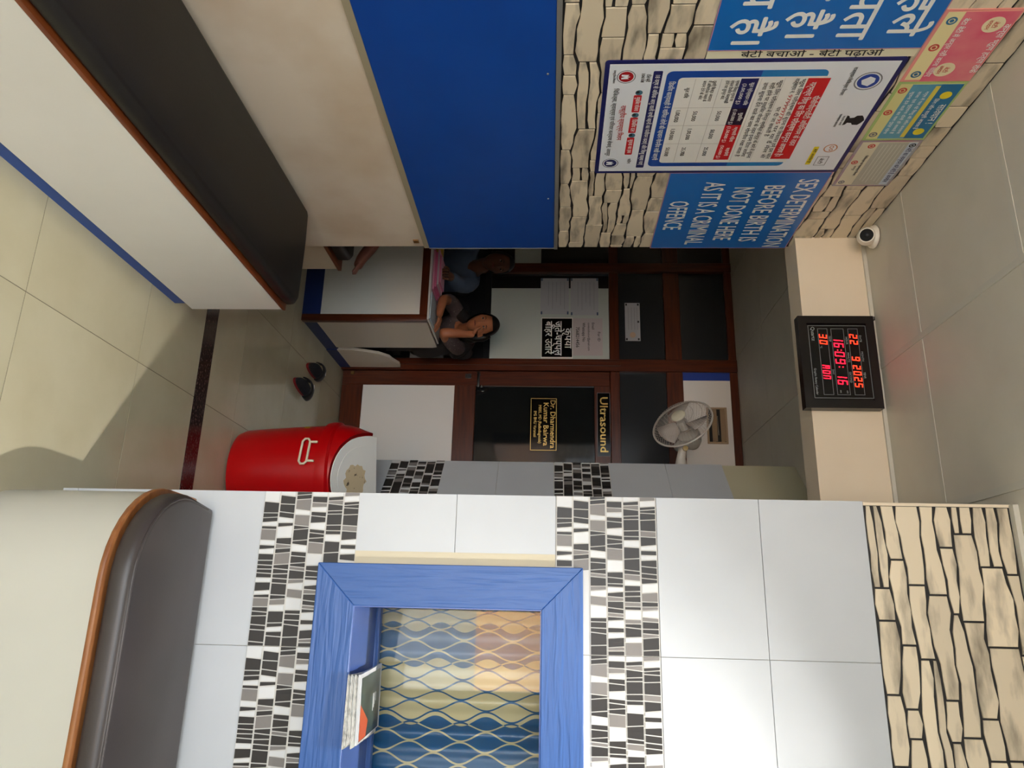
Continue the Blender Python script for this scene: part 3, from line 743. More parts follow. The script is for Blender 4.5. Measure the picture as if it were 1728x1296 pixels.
# ------------------------------------------------------------------ slippers
sole_red = mat('red_sole', (140, 26, 30), 0.6); foam = mat('dark_foam', (38, 40, 48), 0.7); strap_m = mat('black_strap', (16, 16, 20), 0.5)
def slipper(name, label, loc, rz, sgn):
    t = thing(name, label, 'slipper', 'pair of slippers')
    def outl(k=1.0):
        p = []
        for i in range(28):
            a = 2*PI*i/28; y = 0.14*math.sin(a); wd = 0.045 + 0.010*math.sin(a) - 0.006*math.cos(2*a)*0
            p.append((wd*math.cos(a)*k + sgn*0.006*math.sin(a), y*k))
        return p
    MB().prism(outl(1.0), (0,0,0), (1,0,0), (0,1,0), (0,0,1), 0.002, 0.016, True).build('sole', sole_red, t)
    MB().prism(outl(0.985), (0,0,0), (1,0,0), (0,1,0), (0,0,1), 0.016, 0.028, True).build('footbed', foam, t)
    vs = []; fs = []; n = 12
    for j, (y0, hh, ww) in enumerate(((0.005, 0.052, 0.056), (0.03, 0.058, 0.059), (0.065, 0.052, 0.060), (0.092, 0.040, 0.056))):
        for i in range(n+1):
            a = PI*i/n; vs.append((ww*math.cos(a), y0 - 0.012*math.cos(a)*sgn, 0.014 + hh*math.sin(a)))
    for j in range(3):
        for i in range(n): a = j*(n+1)+i; fs.append((a, a+1, a+n+2, a+n+1))
    st = MB().add(vs, fs, True).build('strap', strap_m, t)
    md = st.modifiers.new('thick', 'SOLIDIFY'); md.thickness = 0.005
    MB().box(sgn*0.012-0.014, sgn*0.012+0.014, 0.040, 0.052, 0.0712, 0.0735).build('logo_patch', white_ink, st)
    t.location = loc; t.rotation_euler = (0, 0, rz)
    return t
slipper('slipper', 'black slipper with red sole lying nearer the desk', (-1.505, 4.565, 0.0), 0.12, 1)
slipper('slipper', 'black slipper with red sole lying nearer the red bin', (-1.335, 4.365, 0.0), -0.05, -1)

# ------------------------------------------------------------------ newspapers on the sill
news = mat('newsprint', (206, 204, 198), 0.8, rgb2=(150, 148, 144), scale=60, lo=0.5, hi=0.7)
cover_m = mat('magazine_cover', (26, 30, 32), 0.3, rgb2=(60, 78, 74), scale=10)
NL = ['folded newspaper at the bottom of the pile on the blue sill', 'second newspaper from the bottom of the pile on the sill', 'newspaper lying just under the magazine on the sill', 'dark magazine with an orange stripe on top of the sill pile']
for k in range(4):
    t = thing('newspaper' if k < 3 else 'magazine', NL[k], 'newspaper' if k < 3 else 'magazine', 'papers on the window sill')
    L0 = Vector((0.165, 2.278, 0.9755 + 0.0105*k)); w_, d_ = 0.195 - 0.008*(k % 2), 0.315 - 0.012*k
    sl = 0.05 + 0.03*k
    ex = Vector((math.cos(0.03*k-0.03), math.sin(0.03*k-0.03), 0)); ey = Vector((-ex.y, ex.x, 0))
    b_ = MB()
    if k < 3:
        for q in range(3): b_.prism([(0.003*q, 0.004*q), (w_-0.002*q, 0.002*q), (w_, d_-0.004*q), (0.001, d_)], L0, ex, ey, (0,0,1), 0.0032*q, 0.0032*q+0.0026)
        b_.build('sheets', news, t)
        MB().prism([(0.01, 0.02), (w_-0.01, 0.02), (w_-0.01, d_*0.5), (0.01, d_*0.5)], L0, ex, ey, (0,0,1), 0.0091, 0.0094).build('photo_print', mat('grey_photo', (110, 108, 106), 0.8), t)
    else:
        b_.prism([(0, 0), (w_, 0), (w_, d_), (0, d_)], L0, ex, ey, (0,0,1), 0.0, 0.006).build('pages', paper_w, t)
        bd_ = Board(L0 + Vector((0,0,0.006)), ex, ey, t)
        bd_.rect('cover', 0.012, 0.02, w_-0.004, d_-0.02, cover_m, 0, 0.0006)
        bd_.poly('orange_stripe', [(w_*0.45, 0.02), (w_-0.006, 0.02), (w_-0.006, 0.10), (w_*0.75, 0.12)], mat('orange_print', (206, 92, 50), 0.4), 0.0006, 0.0009)
        bd_.polys('print_lines', [rrect(w_*0.40, d_*0.62+0.012*q, w_*0.40+0.05-0.008*q, d_*0.62+0.012*q+0.005) for q in range(4)], white_ink, 0.0006, 0.0009)

# ------------------------------------------------------------------ signs and posters on the left wall (plane coordinates are y, z)
def cons(c): return '\u0915' <= c <= '\u0939' or '\u0958' <= c <= '\u095f'
def hi(s):
    """put the short-i sign before its consonant, as it is written"""
    out = []
    for c in s:
        if c == '\u093f':
            k = len(out)-1
            while k >= 2 and out[k-1] == '\u094d': k -= 2
            if k >= 1 and out[k] == '\u093c': k -= 1
            out.insert(max(k, 0), c)
        else: out.append(c)
    return ''.join(out)
def wall_board(root, d=0.0085): return Board((XL+d, 0, 0), (0,1,0), (0,0,1), root)
sign_blue = mat('sign_blue', (8, 106, 190), 0.3); navy = mat('navy_print', (18, 22, 92), 0.4); pblue = mat('poster_blue', (16, 70, 160), 0.4)
cyan = mat('poster_cyan', (20, 124, 190), 0.4); pred = mat('poster_red', (206, 18, 28), 0.4); pwhite = mat('poster_white', (230, 234, 240), 0.3)
pcream = mat('poster_cream', (236, 234, 228), 0.4); sign_edge = mat('pinkish_edge', (190, 130, 150), 0.5); redink = mat('red_ink', (196, 50, 50), 0.5)
cell_line = mat('cell_line', (196, 192, 186), 0.5)

t = thing('warning_sign', 'blue notice in white capitals at the far end of the stone wall', 'sign')
B = wall_board(t); B.rect('panel', 2.538, 1.998, 3.152, 2.612, sign_blue, 0, 0.004)
B.polys('border', frame_polys(2.538, 1.998, 3.152, 2.612, 0.003), sign_edge, 0.0040, 0.0043)
B.text('lettering', [('SEX DETERMINATION', 0.112, 2.587, 2.503, 'L', 0.550), ('BEFORE BIRTH IS', 0.112, 2.629, 2.383, 'L', 0.456),
    ('NOT DONE HERE', 0.112, 2.643, 2.268, 'L', 0.430), ('AS IT IS A CRIMINAL', 0.112, 2.604, 2.149, 'L', 0.510), ('OFFENCE', 0.112, 2.745, 2.032, 'L', 0.233)], white_ink, 0.0046, 0.007)

t = thing('warning_sign', 'blue notice with large white Devanagari lettering at the near end of the wall', 'sign')
B = wall_board(t); B.rect('panel', 0.72, 2.009, 1.890, 2.640, sign_blue, 0, 0.004)
B.polys('border', frame_polys(0.72, 2.009, 1.890, 2.640, 0.003), sign_edge, 0.0040, 0.0043)
B.text('lettering', [(hi('यहाँ जन्म से पहले'), 0.128, 1.838, 2.512, 'R'), (hi('लिंग का पता'), 0.128, 1.850, 2.372, 'R'),
    (hi('नहीं किया जाता है।'), 0.128, 1.838, 2.226, 'R'), (hi('यह अपराध है।'), 0.128, 1.862, 2.075, 'R')], white_ink, 0.0046, 0.016)

t = thing('slogan_strip', 'narrow cream strip with black Devanagari slogan running up beside the poster', 'sign')
B = wall_board(t, 0.0080); B.rect('panel', 1.8905, 2.012, 1.9245, 2.634, mat('cream_strip', (232, 226, 196), 0.5), 0, 0.003)
B2 = Board((XL+0.008, 1.9185, 0), (0,0,1), (0,-1,0), t)
B2.text('lettering', [('बेटी बचाओ - बेटी पढ़ाओ', 0.036, 2.115, 0.0, 'L', 0.42)], ink, 0.0034, 0.012)

# the large poster
t = thing('poster', 'large white poster with navy border, blue table and red banner on the stone wall', 'poster')
B = wall_board(t, 0.0100)
B.rect('backing', 1.925, 1.708, 2.537, 2.622, navy, 0, 0.003, 0.012)
B.rect('sheet', 1.940, 1.723, 2.522, 2.607, pwhite, 0.003, 0.0034)
B.rect('blue_frame', 1.974, 1.905, 2.492, 2.405, pblue, 0.0034, 0.0037, 0.02)
B.rect('blue_frame', 1.974, 2.20, 2.492, 2.405, cyan, 0.0037, 0.00385, 0.02, (0,0,1,1))
B.rect('table_sheet', 2.004, 1.945, 2.468, 2.412, pcream, 0.0039, 0.0042, 0.014, (1,1,0,0))
B.rect('banner', 2.012, 2.350, 2.447, 2.420, pred, 0.0042, 0.0046)
B.text('banner_lettering', [(hi('पीसीपीएनडीटी अधिनियम के तहत'), 0.026, 2.23, 2.394, 'C', 0.27), (hi('गर्भस्थ शिशु का लिंग परीक्षण कानूनन अपराध है।'), 0.030, 2.23, 2.362, 'C', 0.40)], white_ink, 0.0050, 0.006)
B.text('small_print', [(hi('भ्रूण लिंग परीक्षण की सूचना या शिकायत हमें इस फोन'), 0.019, 2.23, 2.332, 'C', 0.43), (hi('वाट्सएप नं.'), 0.019, 2.012, 2.312, 'L', 0.07), (hi('पर या ई मेल से'), 0.019, 2.25, 2.312, 'L', 0.19),
    (hi('पर दी जा सकती है'), 0.019, 2.23, 2.292, 'C', 0.16), (hi('भ्रूण लिंग परीक्षण में लिप्त व्यक्ति केन्द्र के बारे में सूचना'), 0.019, 2.23, 2.262, 'C', 0.42),
    (hi('सही होने पर मुखबिर योजना के तहत इनाम दिया जायेगा'), 0.019, 2.23, 2.240, 'C', 0.40), (hi('तथा सूचना देने वाले का नाम गोपनीय रखा जाता है'), 0.019, 2.23, 2.218, 'C', 0.40),
    (hi('प्रथम किस्त सूचना पर'), 0.015, 2.018, 2.128, 'L', 0.10), (hi('सफल डिकॉय कार्यवाही'), 0.015, 2.018, 2.112, 'L', 0.11), (hi('होने पर तुरन्त बाद'), 0.015, 2.018, 2.096, 'L', 0.09),
    (hi('दूसरी किस्त अदालत'), 0.015, 2.018, 2.056, 'L', 0.10), (hi('में अभियोजन पक्ष के'), 0.015, 2.018, 2.040, 'L', 0.10), (hi('बयान देने के बाद'), 0.015, 2.018, 2.024, 'L', 0.09), (hi('कुल राशि'), 0.018, 2.05, 1.975, 'L', 0.05),
    (hi('टोल फ्री'), 0.018, 1.985, 1.842, 'L', 0.035), ('104/108', 0.015, 1.982, 1.826, 'L', 0.04), (hi('फोन'), 0.016, 2.44, 1.826, 'L', 0.03)], ink, 0.0046, 0.006)
B.text('numbers', [('50,000', 0.020, 2.195, 2.100, 'C', 0.052), ('50,000', 0.020, 2.295, 2.098, 'C', 0.052), ('25,000', 0.020, 2.398, 2.096, 'C', 0.052),
    ('50,000', 0.020, 2.195, 2.020, 'C', 0.052), ('1,00,000', 0.020, 2.295, 2.018, 'C', 0.062), ('25,000', 0.020, 2.398, 2.016, 'C', 0.052),
    ('1,00,000', 0.020, 2.195, 1.962, 'C', 0.062), ('1,50,000', 0.020, 2.295, 1.960, 'C', 0.062), ('50,000', 0.020, 2.398, 1.958, 'C', 0.052)], ink, 0.0046, 0.006)
B.text('red_print', [('9799997795', 0.019, 2.09, 2.312, 'L', 0.15), (hi('राष्ट्रीय स्वास्थ्य मिशन'), 0.024, 2.23, 1.775, 'C', 0.19)], redink, 0.0046, 0.008)
B.rect('header_cell', 2.010, 2.142, 2.156, 2.197, navy, 0.0042, 0.0046); B.rect('header_cell', 2.156, 2.142, 2.245, 2.197, mat('aubergine_print', (34, 12, 44), 0.4), 0.0042, 0.0046); B.rect('header_cell', 2.245, 2.142, 2.450, 2.197, pred, 0.0042, 0.0046)
B.text('header_lettering', [(hi('कुल प्रोत्साहन राशि'), 0.017, 2.083, 2.176, 'C', 0.11), ('(3,00,000 रु.)', 0.016, 2.083, 2.153, 'C', 0.10), (hi('मुखबिर'), 0.017, 2.20, 2.176, 'C', 0.045), ('(1,00,000 रु.)', 0.016, 2.20, 2.153, 'C', 0.08),
    (hi('गर्भवती महिला'), 0.017, 2.297, 2.176, 'C', 0.085), ('(1,50,000 रु.)', 0.016, 2.297, 2.153, 'C', 0.09), (hi('सहयोगी'), 0.017, 2.40, 2.176, 'C', 0.05), ('(50,000 रु.)', 0.016, 2.40, 2.153, 'C', 0.08)], white_ink, 0.0050, 0.006)
B.polys('rules', [[(2.010, z), (2.462, z), (2.462, z+0.0015), (2.010, z+0.0015)] for z in (2.080, 1.998, 2.278, 2.205)] + [[(y, 1.95), (y+0.0015, 1.95), (y+0.0015, 2.142), (y, 2.142)] for y in (2.150, 2.245, 2.35)], cell_line, 0.0042, 0.0044)
B.text('title_lettering', [(hi('डिकॉय कार्यवाही में शामिल लोगों की पहचान गोपनीय रखी जाएगी'), 0.024, 2.235, 1.917, 'C', 0.43)], white_ink, 0.0042, 0.006)
B.rect('navy_bar', 1.972, 1.862, 2.499, 1.891, navy, 0.0034, 0.0040, 0.004)
B.text('bar_lettering', [(hi('18 वर्ष से अधिक आयु वाली सभी बहनों का पंजीयन कराएं और शिशु रक्षा पाएं'), 0.021, 2.235, 1.870, 'C', 0.49)], white_ink, 0.0043, 0.006)
for y0, y1, s_ in ((2.085, 2.172, 'मुखबिर योजना'), (2.200, 2.285, 'डिकॉय दल'), (2.312, 2.415, 'सूचना का हक')):
    B.rect('red_pill', y0, 1.812, y1, 1.838, pred, 0.0034, 0.0040, 0.004)
    B.text('pill_lettering', [(hi(s_), 0.020, (y0+y1)/2, 1.820, 'C', (y1-y0)*0.8)], white_ink, 0.0043, 0.006)
    B.poly('icon', circle(y0-0.012, 1.827, 0.012, 16), mat('icon_teal', (60, 110, 130), 0.5), 0.0034, 0.0038)
    B.poly('icon', circle(y0-0.015, 1.823, 0.006, 12), ink, 0.0038, 0.0041)
B.text('foot_print', [(hi('चिकित्सा, स्वास्थ्य एवं परिवार कल्याण सेवाएं, जयपुर'), 0.020, 2.235, 1.744, 'C', 0.37), (hi('राष्ट्रीय मिशन'), 0.010, 1.995, 1.737, 'C', 0.06)], ink, 0.0042, 0.004)
def emblem(name, cx, cy, r, col, inner):
    bb = MB(); ring(bb, B, cx, cy, r*0.90, r, 0.0038); o = bb.build(name, inkgrey, t)
    MB().prism(circle(cx, cy, r*0.78), B.o, B.ex, B.ey, B.n, 0.0034, 0.0038).build('disc', col, o)
    MB().prism(inner(cx, cy, r), B.o, B.ex, B.ey, B.n, 0.0038, 0.0042).build('figure', pwhite, o)
    return o
people_fig = lambda cx, cy, r: [(cx-0.35*r, cy-0.5*r), (cx-0.12*r, cy-0.5*r), (cx, cy-0.1*r), (cx+0.12*r, cy-0.5*r), (cx+0.35*r, cy-0.5*r), (cx+0.3*r, cy+0.3*r), (cx+0.1*r, cy+0.1*r), (cx, cy+0.45*r), (cx-0.1*r, cy+0.1*r), (cx-0.3*r, cy+0.3*r)]
emblem('red_emblem', 1.997, 1.778, 0.030, mat('emblem_red', (170, 14, 24), 0.4), people_fig)
emblem('blue_emblem', 2.470, 1.764, 0.030, navy, people_fig)
emblem('round_emblem', 2.030, 2.540, 0.042, mat('emblem_blue', (30, 66, 160), 0.4), lambda cx, cy, r: [(cx-0.5*r, cy), (cx-0.3*r, cy+0.45*r), (cx+0.1*r, cy+0.5*r), (cx+0.55*r, cy+0.15*r), (cx+0.35*r, cy-0.35*r), (cx-0.1*r, cy-0.52*r)])
B.text('emblem_caption', [(hi('राजस्थान चिकित्सा विभाग'), 0.017, 2.03, 2.474, 'C', 0.13), ('सत्यमेव जयते', 0.010, 2.226, 2.527, 'C', 0.05), (hi('राजस्थान सरकार'), 0.012, 2.226, 2.512, 'C', 0.07)], ink, 0.0040, 0.006)
B.poly('lion_capital', [(2.200, 2.540), (2.252, 2.540), (2.248, 2.548), (2.238, 2.552), (2.240, 2.566), (2.250, 2.572), (2.251, 2.590), (2.240, 2.598), (2.226, 2.604), (2.212, 2.598), (2.201, 2.590), (2.202, 2.572), (2.212, 2.566), (2.214, 2.552), (2.204, 2.548)], ink, 0.0034, 0.0040)
bb = MB(); ring(bb, B, 2.385, 2.548, 0.020, 0.024, 0.0038); ring(bb, B, 2.378, 2.550, 0.005, 0.008, 0.0038, 12); ring(bb, B, 2.395, 2.552, 0.004, 0.007, 0.0038, 12)
bb.build('sketched_emblem', mat('orange_brown_ink', (190, 120, 70), 0.5), t)
B.polys('stamp_box', frame_polys(2.435, 2.520, 2.492, 2.562, 0.002), inkgrey, 0.0034, 0.0038)
B.text('stamp_lettering', [('PCTS', 0.016, 2.463, 2.530, 'C', 0.035)] if False else [('बेटी', 0.018, 2.463, 2.532, 'C', 0.036)], ink, 0.0040, 0.01)
B.rect('yellow_tag', 2.375, 2.488, 2.486, 2.506, mat('yellow_print', (236, 214, 40), 0.5), 0.0034, 0.0038, 0.003)
B.text('tag_lettering', [(hi('बेटी अनमोल है'), 0.014, 2.43, 2.492, 'C', 0.085)], ink, 0.0041, 0.008)

# three small posters in a row under the ceiling
def small_poster(label, y0, y1, edge, sheet):
    t = thing('poster', label, 'poster', 'small posters under the ceiling')
    B = wall_board(t, 0.0085); B.rect('sheet', y0+0.001, 2.642, y1-0.001, 2.856, edge, 0, 0.002); B.rect('inner_sheet', y0+0.010, 2.652, y1-0.010, 2.846, sheet, 0.002, 0.0023)
    return t, B
def seal(B, t, cx, cy, r, m):
    bb = MB(); ring(bb, B, cx, cy, r*0.62, r, 0.0029); bb.build('seal', m, t)
    B.poly('seal', circle(cx, cy, r*0.4, 14), m, 0.0026, 0.0029)
gilt = mat('gilt_print', (196, 150, 110), 0.5); sealred = mat('seal_red', (204, 70, 60), 0.5); sealblue = mat('seal_blue', (50, 110, 150), 0.5)
t, B = small_poster('pink poster with two pale circles, leftmost of the three under the ceiling', 1.742, 2.040, mat('salmon_print', (236, 150, 140), 0.4), mat('pale_yellow_print', (240, 226, 170), 0.4))
B.rect('pink_field', 1.752, 2.700, 2.036, 2.852, mat('pink_print', (226, 84, 120), 0.4, rgb2=(236, 150, 150), scale=5), 0.0023, 0.0026)
for cx, cy in ((1.802, 2.800), (1.985, 2.752)):
    B.poly('pale_circle', circle(cx, cy, 0.030), mat('pale_circle_print', (240, 226, 186), 0.4), 0.0026, 0.0029)
    B.text('circle_lettering', [(hi('बेटी'), 0.018, cx, cy-0.002, 'C'), (hi('वरदान'), 0.016, cx, cy-0.018, 'C', 0.036)], sealred, 0.0031, 0.006)
B.text('lettering', [(hi('कन्या भ्रूण हत्या रोकें'), 0.026, 1.90, 2.832, 'C', 0.20), (hi('बेटा बेटी में अन्तर नहीं करना चाहिए'), 0.022, 1.895, 2.707, 'C', 0.24)], white_ink, 0.0029, 0.008)
for cx, m in ((1.785, sealblue), (1.89, sealred), (2.005, sealblue)): seal(B, t, cx, 2.676, 0.015, m)
t, B = small_poster('green-edged poster with a blue block and yellow discs, middle one under the ceiling', 2.040, 2.345, mat('green_print', (170, 196, 120), 0.4), mat('straw_print', (222, 216, 150), 0.4))
B.rect('blue_field', 2.052, 2.690, 2.333, 2.848, mat('sky_print', (110, 170, 190), 0.4, rgb2=(60, 140, 180), scale=6), 0.0023, 0.0026)
B.rect('yellow_field', 2.06, 2.765, 2.325, 2.780, mat('yellow_band', (226, 208, 80), 0.4), 0.0026, 0.0028)
B.rect('dark_blue_field', 2.052, 2.780, 2.333, 2.848, mat('mid_blue_print', (24, 112, 160), 0.4), 0.0026, 0.0028)
for cx in (2.105, 2.295): B.poly('yellow_disc', circle(cx, 2.816, 0.018), mat('yellow_print', (236, 214, 40)), 0.0028, 0.0031)
B.text('lettering', [(hi('सावधान !'), 0.034, 2.20, 2.818, 'C', 0.10), (hi('लिंग जाँच कानूनी अपराध है'), 0.018, 2.20, 2.790, 'C', 0.16)], white_ink, 0.0031, 0.008)
B.text('small_print', [(hi('गर्भ में पल रहे शिशु की जाँच करवाना'), 0.014, 2.195, 2.745, 'C', 0.22), (hi('सजा एवं जुर्माना दोनों हो सकते हैं'), 0.014, 2.195, 2.722, 'C', 0.22), (hi('सूचना देने वाले का नाम गुप्त रहेगा'), 0.014, 2.195, 2.700, 'C', 0.22)], white_ink, 0.0029, 0.004)
for cx, m in ((2.080, sealred), (2.190, sealred), (2.310, inkgrey)): seal(B, t, cx, 2.668, 0.014, m)
t, B = small_poster('greyish poster with fine lines of text, rightmost of the three under the ceiling', 2.345, 2.640, mat('teal_print', (150, 190, 190), 0.4, rgb2=(180, 90, 120), scale=4), mat('pale_straw_print', (220, 212, 186), 0.4))
B.rect('grey_field', 2.358, 2.712, 2.628, 2.822, mat('grey_print', (182, 180, 166), 0.4), 0.0023, 0.0026)
B.rect('pale_band', 2.358, 2.815, 2.628, 2.845, mat('pale_blue_print', (196, 208, 220), 0.4), 0.0023, 0.0027)
B.text('lettering', [(hi('बेटी का सम्मान करें बेटी है अनमोल'), 0.024, 2.50, 2.822, 'C', 0.22)], navy, 0.0030, 0.008)
B.polys('text_rules', [[(2.37, z), (2.615-0.01*(k % 3), z), (2.615-0.01*(k % 3), z+0.003), (2.37, z+0.003)] for k, z in enumerate((2.800, 2.786, 2.772, 2.758, 2.744, 2.730))], mat('faint_ink', (206, 204, 192), 0.5), 0.0026, 0.0028)
seal(B, t, 2.375, 2.832, 0.012, ink); seal(B, t, 2.378, 2.690, 0.013, sealred); seal(B, t, 2.478, 2.668, 0.012, sealred); seal(B, t, 2.610, 2.668, 0.012, inkgrey)
B.text('small_print', [(hi('चिकित्सा एवं स्वास्थ्य विभाग'), 0.013, 2.50, 2.692, 'C', 0.13), (hi('जयपुर'), 0.012, 2.50, 2.676, 'L', 0.03)], ink, 0.0027, 0.004)

# ------------------------------------------------------------------ signs on the partition (plane coordinates are x, z)
def part_board(root, d=0.0): return Board((0, YP - d, 0), (1,0,0), (0,0,1), root)
gold = mat('gold_letters', (206, 176, 104), 0.3, metal=0.7)
t = thing('room_sign', 'black plate lettered Ultrasound above the consulting room door', 'sign'); B = part_board(t)
B.rect('plate', -1.562, 1.877, -1.098, 1.969, black_gloss, 0, 0.004); B.polys('edge', frame_polys(-1.562, 1.877, -1.098, 1.969, 0.003), inkgrey, 0.004, 0.0044)
B.text('lettering', [('Ultrasound', 0.078, -1.528, 1.899, 'L', 0.40)], gold, 0.0048, 0.018)
t = thing('name_plate', 'black name plate with gold letters on the door glass', 'sign'); B = part_board(t, -0.018)
B.rect('plate', -1.532, 1.394, -1.128, 1.598, black_gloss, 0, 0.004, 0.018)
B.polys('gold_edge', frame_polys(-1.522, 1.403, -1.138, 1.589, 0.004), gold, 0.004, 0.0045)
B.text('lettering', [('Dr. Dharmendra', 0.052, -1.330, 1.545, 'C', 0.352), ('Kumar Bairwa', 0.052, -1.330, 1.496, 'C', 0.315), ('MBBS, MD (Radiodiagnosis)', 0.030, -1.330, 1.460, 'C', 0.28), ('IMS BHU Varanasi', 0.030, -1.330, 1.426, 'C', 0.19)], gold, 0.0048, 0.014)
YW_ = -0.0155
t = thing('notice', 'black notice in white Devanagari about footwear on the white board', 'sign'); B = part_board(t, YW_)
B.rect('plate', -2.150, 1.471, -1.827, 1.704, white_p, 0, 0.002); B.rect('field', -2.142, 1.476, -1.838, 1.699, black_gloss, 0.002, 0.003)
B.text('lettering', [(hi('कृपया'), 0.075, -1.985, 1.646, 'C', 0.16), (hi('जूते-चप्पल'), 0.078, -1.985, 1.572, 'C', 0.27), (hi('बाहर उतारें'), 0.075, -1.990, 1.502, 'C', 0.26)], white_ink, 0.0034, 0.014)
t = thing('notice', 'white contact notice with typed lines above the black footwear notice', 'sign'); B = part_board(t, YW_)
B.rect('sheet', -2.146, 1.706, -1.852, 1.924, mat('pinkish_paper', (196, 186, 188), 0.7), 0, 0.0012)
B.text('lettering', [('For ID', 0.028, -2.0, 1.888, 'C'), ('Email', 0.026, -2.11, 1.846, 'L'), ('contactdoctor@gmail.com', 0.022, -2.11, 1.816, 'L', 0.22), ('Whatsapp No', 0.030, -2.11, 1.776, 'L', 0.15), ('7568214456', 0.036, -2.075, 1.728, 'L', 0.16)], ink, 0.0016, 0.012)
for k, (x0, x1, z0, z1, lb) in enumerate(((-2.472, -2.178, 1.463, 1.675, 'faint handwritten sheet, lower of two taped at the left of the notices'), (-2.472, -2.172, 1.688, 1.896, 'faint handwritten sheet, upper of two taped at the left of the notices'))):
    t = thing('taped_sheet', lb, 'paper', 'sheets taped on the glass'); B = part_board(t, YW_)
    B.rect('sheet', x0, z0, x1, z1, mat('grey_white_paper', (186, 188, 194), 0.7), 0, 0.0012)
    B.polys('writing', [rrect(x0+0.03, z1-0.035-0.03*q, x1-0.04-0.03*(q % 3), z1-0.031-0.03*q) for q in range(5)], mat('faint_grey_ink', (160, 162, 170), 0.7), 0.0012, 0.0015)
    for (cx, cz) in ((x0+0.01, z0+0.008), (x1-0.01, z0+0.008), (x0+0.01, z1-0.008), (x1-0.01, z1-0.008)):
        B.rect('tape', cx-0.012, cz-0.006, cx+0.012, cz+0.006, mat('blue_tape', (70, 90, 120), 0.4), 0.0015, 0.0018)
t = thing('paper_slip', 'white slip taped on the dark transom glass', 'paper'); B = part_board(t, -0.027)
B.rect('sheet', -2.276, 2.092, -1.972, 2.203, mat('grey_white_paper', (186, 188, 194)), 0, 0.0012)
B.polys('writing', [rrect(-2.24, z, -2.06, z+0.004) for z in (2.115, 2.138, 2.16, 2.18)], mat('faint_grey_ink', (160, 162, 170)), 0.0012, 0.0015)
B.poly('stamp', circle(-2.02, 2.147, 0.022), mat('peach_stamp', (206, 176, 150), 0.6), 0.0012, 0.0016)
for cx, cz in ((-2.262, 2.103), (-2.262, 2.19), (-1.986, 2.103), (-1.986, 2.19), (-2.124, 2.19)): B.rect('tape', cx-0.008, cz-0.006, cx+0.008, cz+0.006, ink, 0.0015, 0.0018)

# ------------------------------------------------------------------ louvre vent and wall fan
t = thing('louvre_vent', 'small louvre vent with two slats high in the white board', 'vent')
vm = mat('tan_vent', (176, 152, 122), 0.5)
f = MB()
for p in frame_polys(-1.462, 2.648, -1.200, 2.790, 0.012): f.prism(p, (0, YP+0.012, 0), (1,0,0), (0,0,1), (0,-1,0), 0.0, 0.016)
f.build('frame', vm, t)
MB().box(-1.45, -1.212, YP+0.0105, YP+0.0118, 2.66, 2.778).build('shade_sheet', black, t)  # flat black sheet stands in for the shade inside the vent
for z in (2.684, 2.744):
    MB().prism([(0, 0), (-0.030, 0.026), (-0.027, 0.030), (0.003, 0.004)], (-1.449, YP+0.008, z), (0,1,0), (0,0,1), (1,0,0), 0, 0.236).build('slat', vm, t)
MB().tube([(-1.40, YP+0.004, 2.722), (-1.26, YP+0.004, 2.726)], 0.007, 8).build('inner_rod', steel, t)

fan = thing('wall_fan', 'white wall fan with round wire guard beside the vent', 'fan')
fw = mat('off_white_plastic', (206, 200, 190), 0.35); fwire = mat('guard_wire', (186, 176, 166), 0.35)
FC = Vector((-1.140, 4.42, 2.338)); FN = Vector((-0.52, -0.70, -0.46)).normalized()
fe1 = FN.cross(Vector((0,0,1))).normalized(); fe2 = fe1.cross(FN)
def fp(r, a, h): return FC + fe1*(r*math.cos(a)) + fe2*(r*math.sin(a)) + FN*h
FR = 0.185
b_ = MB(); b_.tube([fp(FR, 2*PI*k/48, 0.0) for k in range(48)], 0.006, 6, True); b_.build('guard_ring', fw, fan)
b_ = MB()
for k in range(60):
    a = 2*PI*k/60
    b_.tube([fp(0.045, a, 0.072), fp(0.11, a+0.10, 0.060), fp(0.16, a+0.16, 0.035), fp(FR, a+0.18, 0.0)], 0.0011, 4)
for r, hh in ((0.09, 0.066), (0.14, 0.048)): b_.tube([fp(r, 2*PI*k/40, hh) for k in range(40)], 0.0012, 4, True)
b_.build('front_guard', fwire, fan)
b_ = MB()
for k in range(48):
    a = 2*PI*k/48
    b_.tube([fp(0.06, a, -0.085), fp(0.13, a, -0.065), fp(FR, a, 0.0)], 0.0011, 4)
b_.build('rear_guard', fwire, fan)
MB().lathe([(0.0, 0.080), (0.036, 0.078), (0.044, 0.072), (0.046, 0.066), (0.0, 0.064)][::-1], FC, FN, 28).build('badge', mat('fan_badge', (226, 220, 196), 0.4), fan)
for k in range(3):
    vs = []; fs = []
    for i in range(7):
        for j in range(4):
            r = 0.035 + 0.118*i/6; a = 2*PI*k/3 + (j/3-0.5)*(1.1 if i > 0 else 0.5)
            vs.append(fp(r, a, 0.012 + 0.022*(j/3-0.5)*2))
    for i in range(6):
        for j in range(3): q = i*4+j; fs.append((q, q+4, q+5, q+1))
    o = MB().add(vs, fs, True).build('blade', mat('smoky_blade', (186, 176, 168), 0.3), fan); md = o.modifiers.new('thick', 'SOLIDIFY'); md.thickness = 0.0025
MB().lathe([(0.0, 0.035), (0.028, 0.03), (0.035, 0.0), (0.035, -0.03), (0.0, -0.03)][::-1], FC, FN, 20).build('hub', fw, fan)
MB().lathe([(0.0, -0.20), (0.035, -0.195), (0.058, -0.165), (0.066, -0.12), (0.066, -0.085), (0.0, -0.08)], FC, FN, 24).build('motor', fw, fan)
mb = FC - FN*0.13
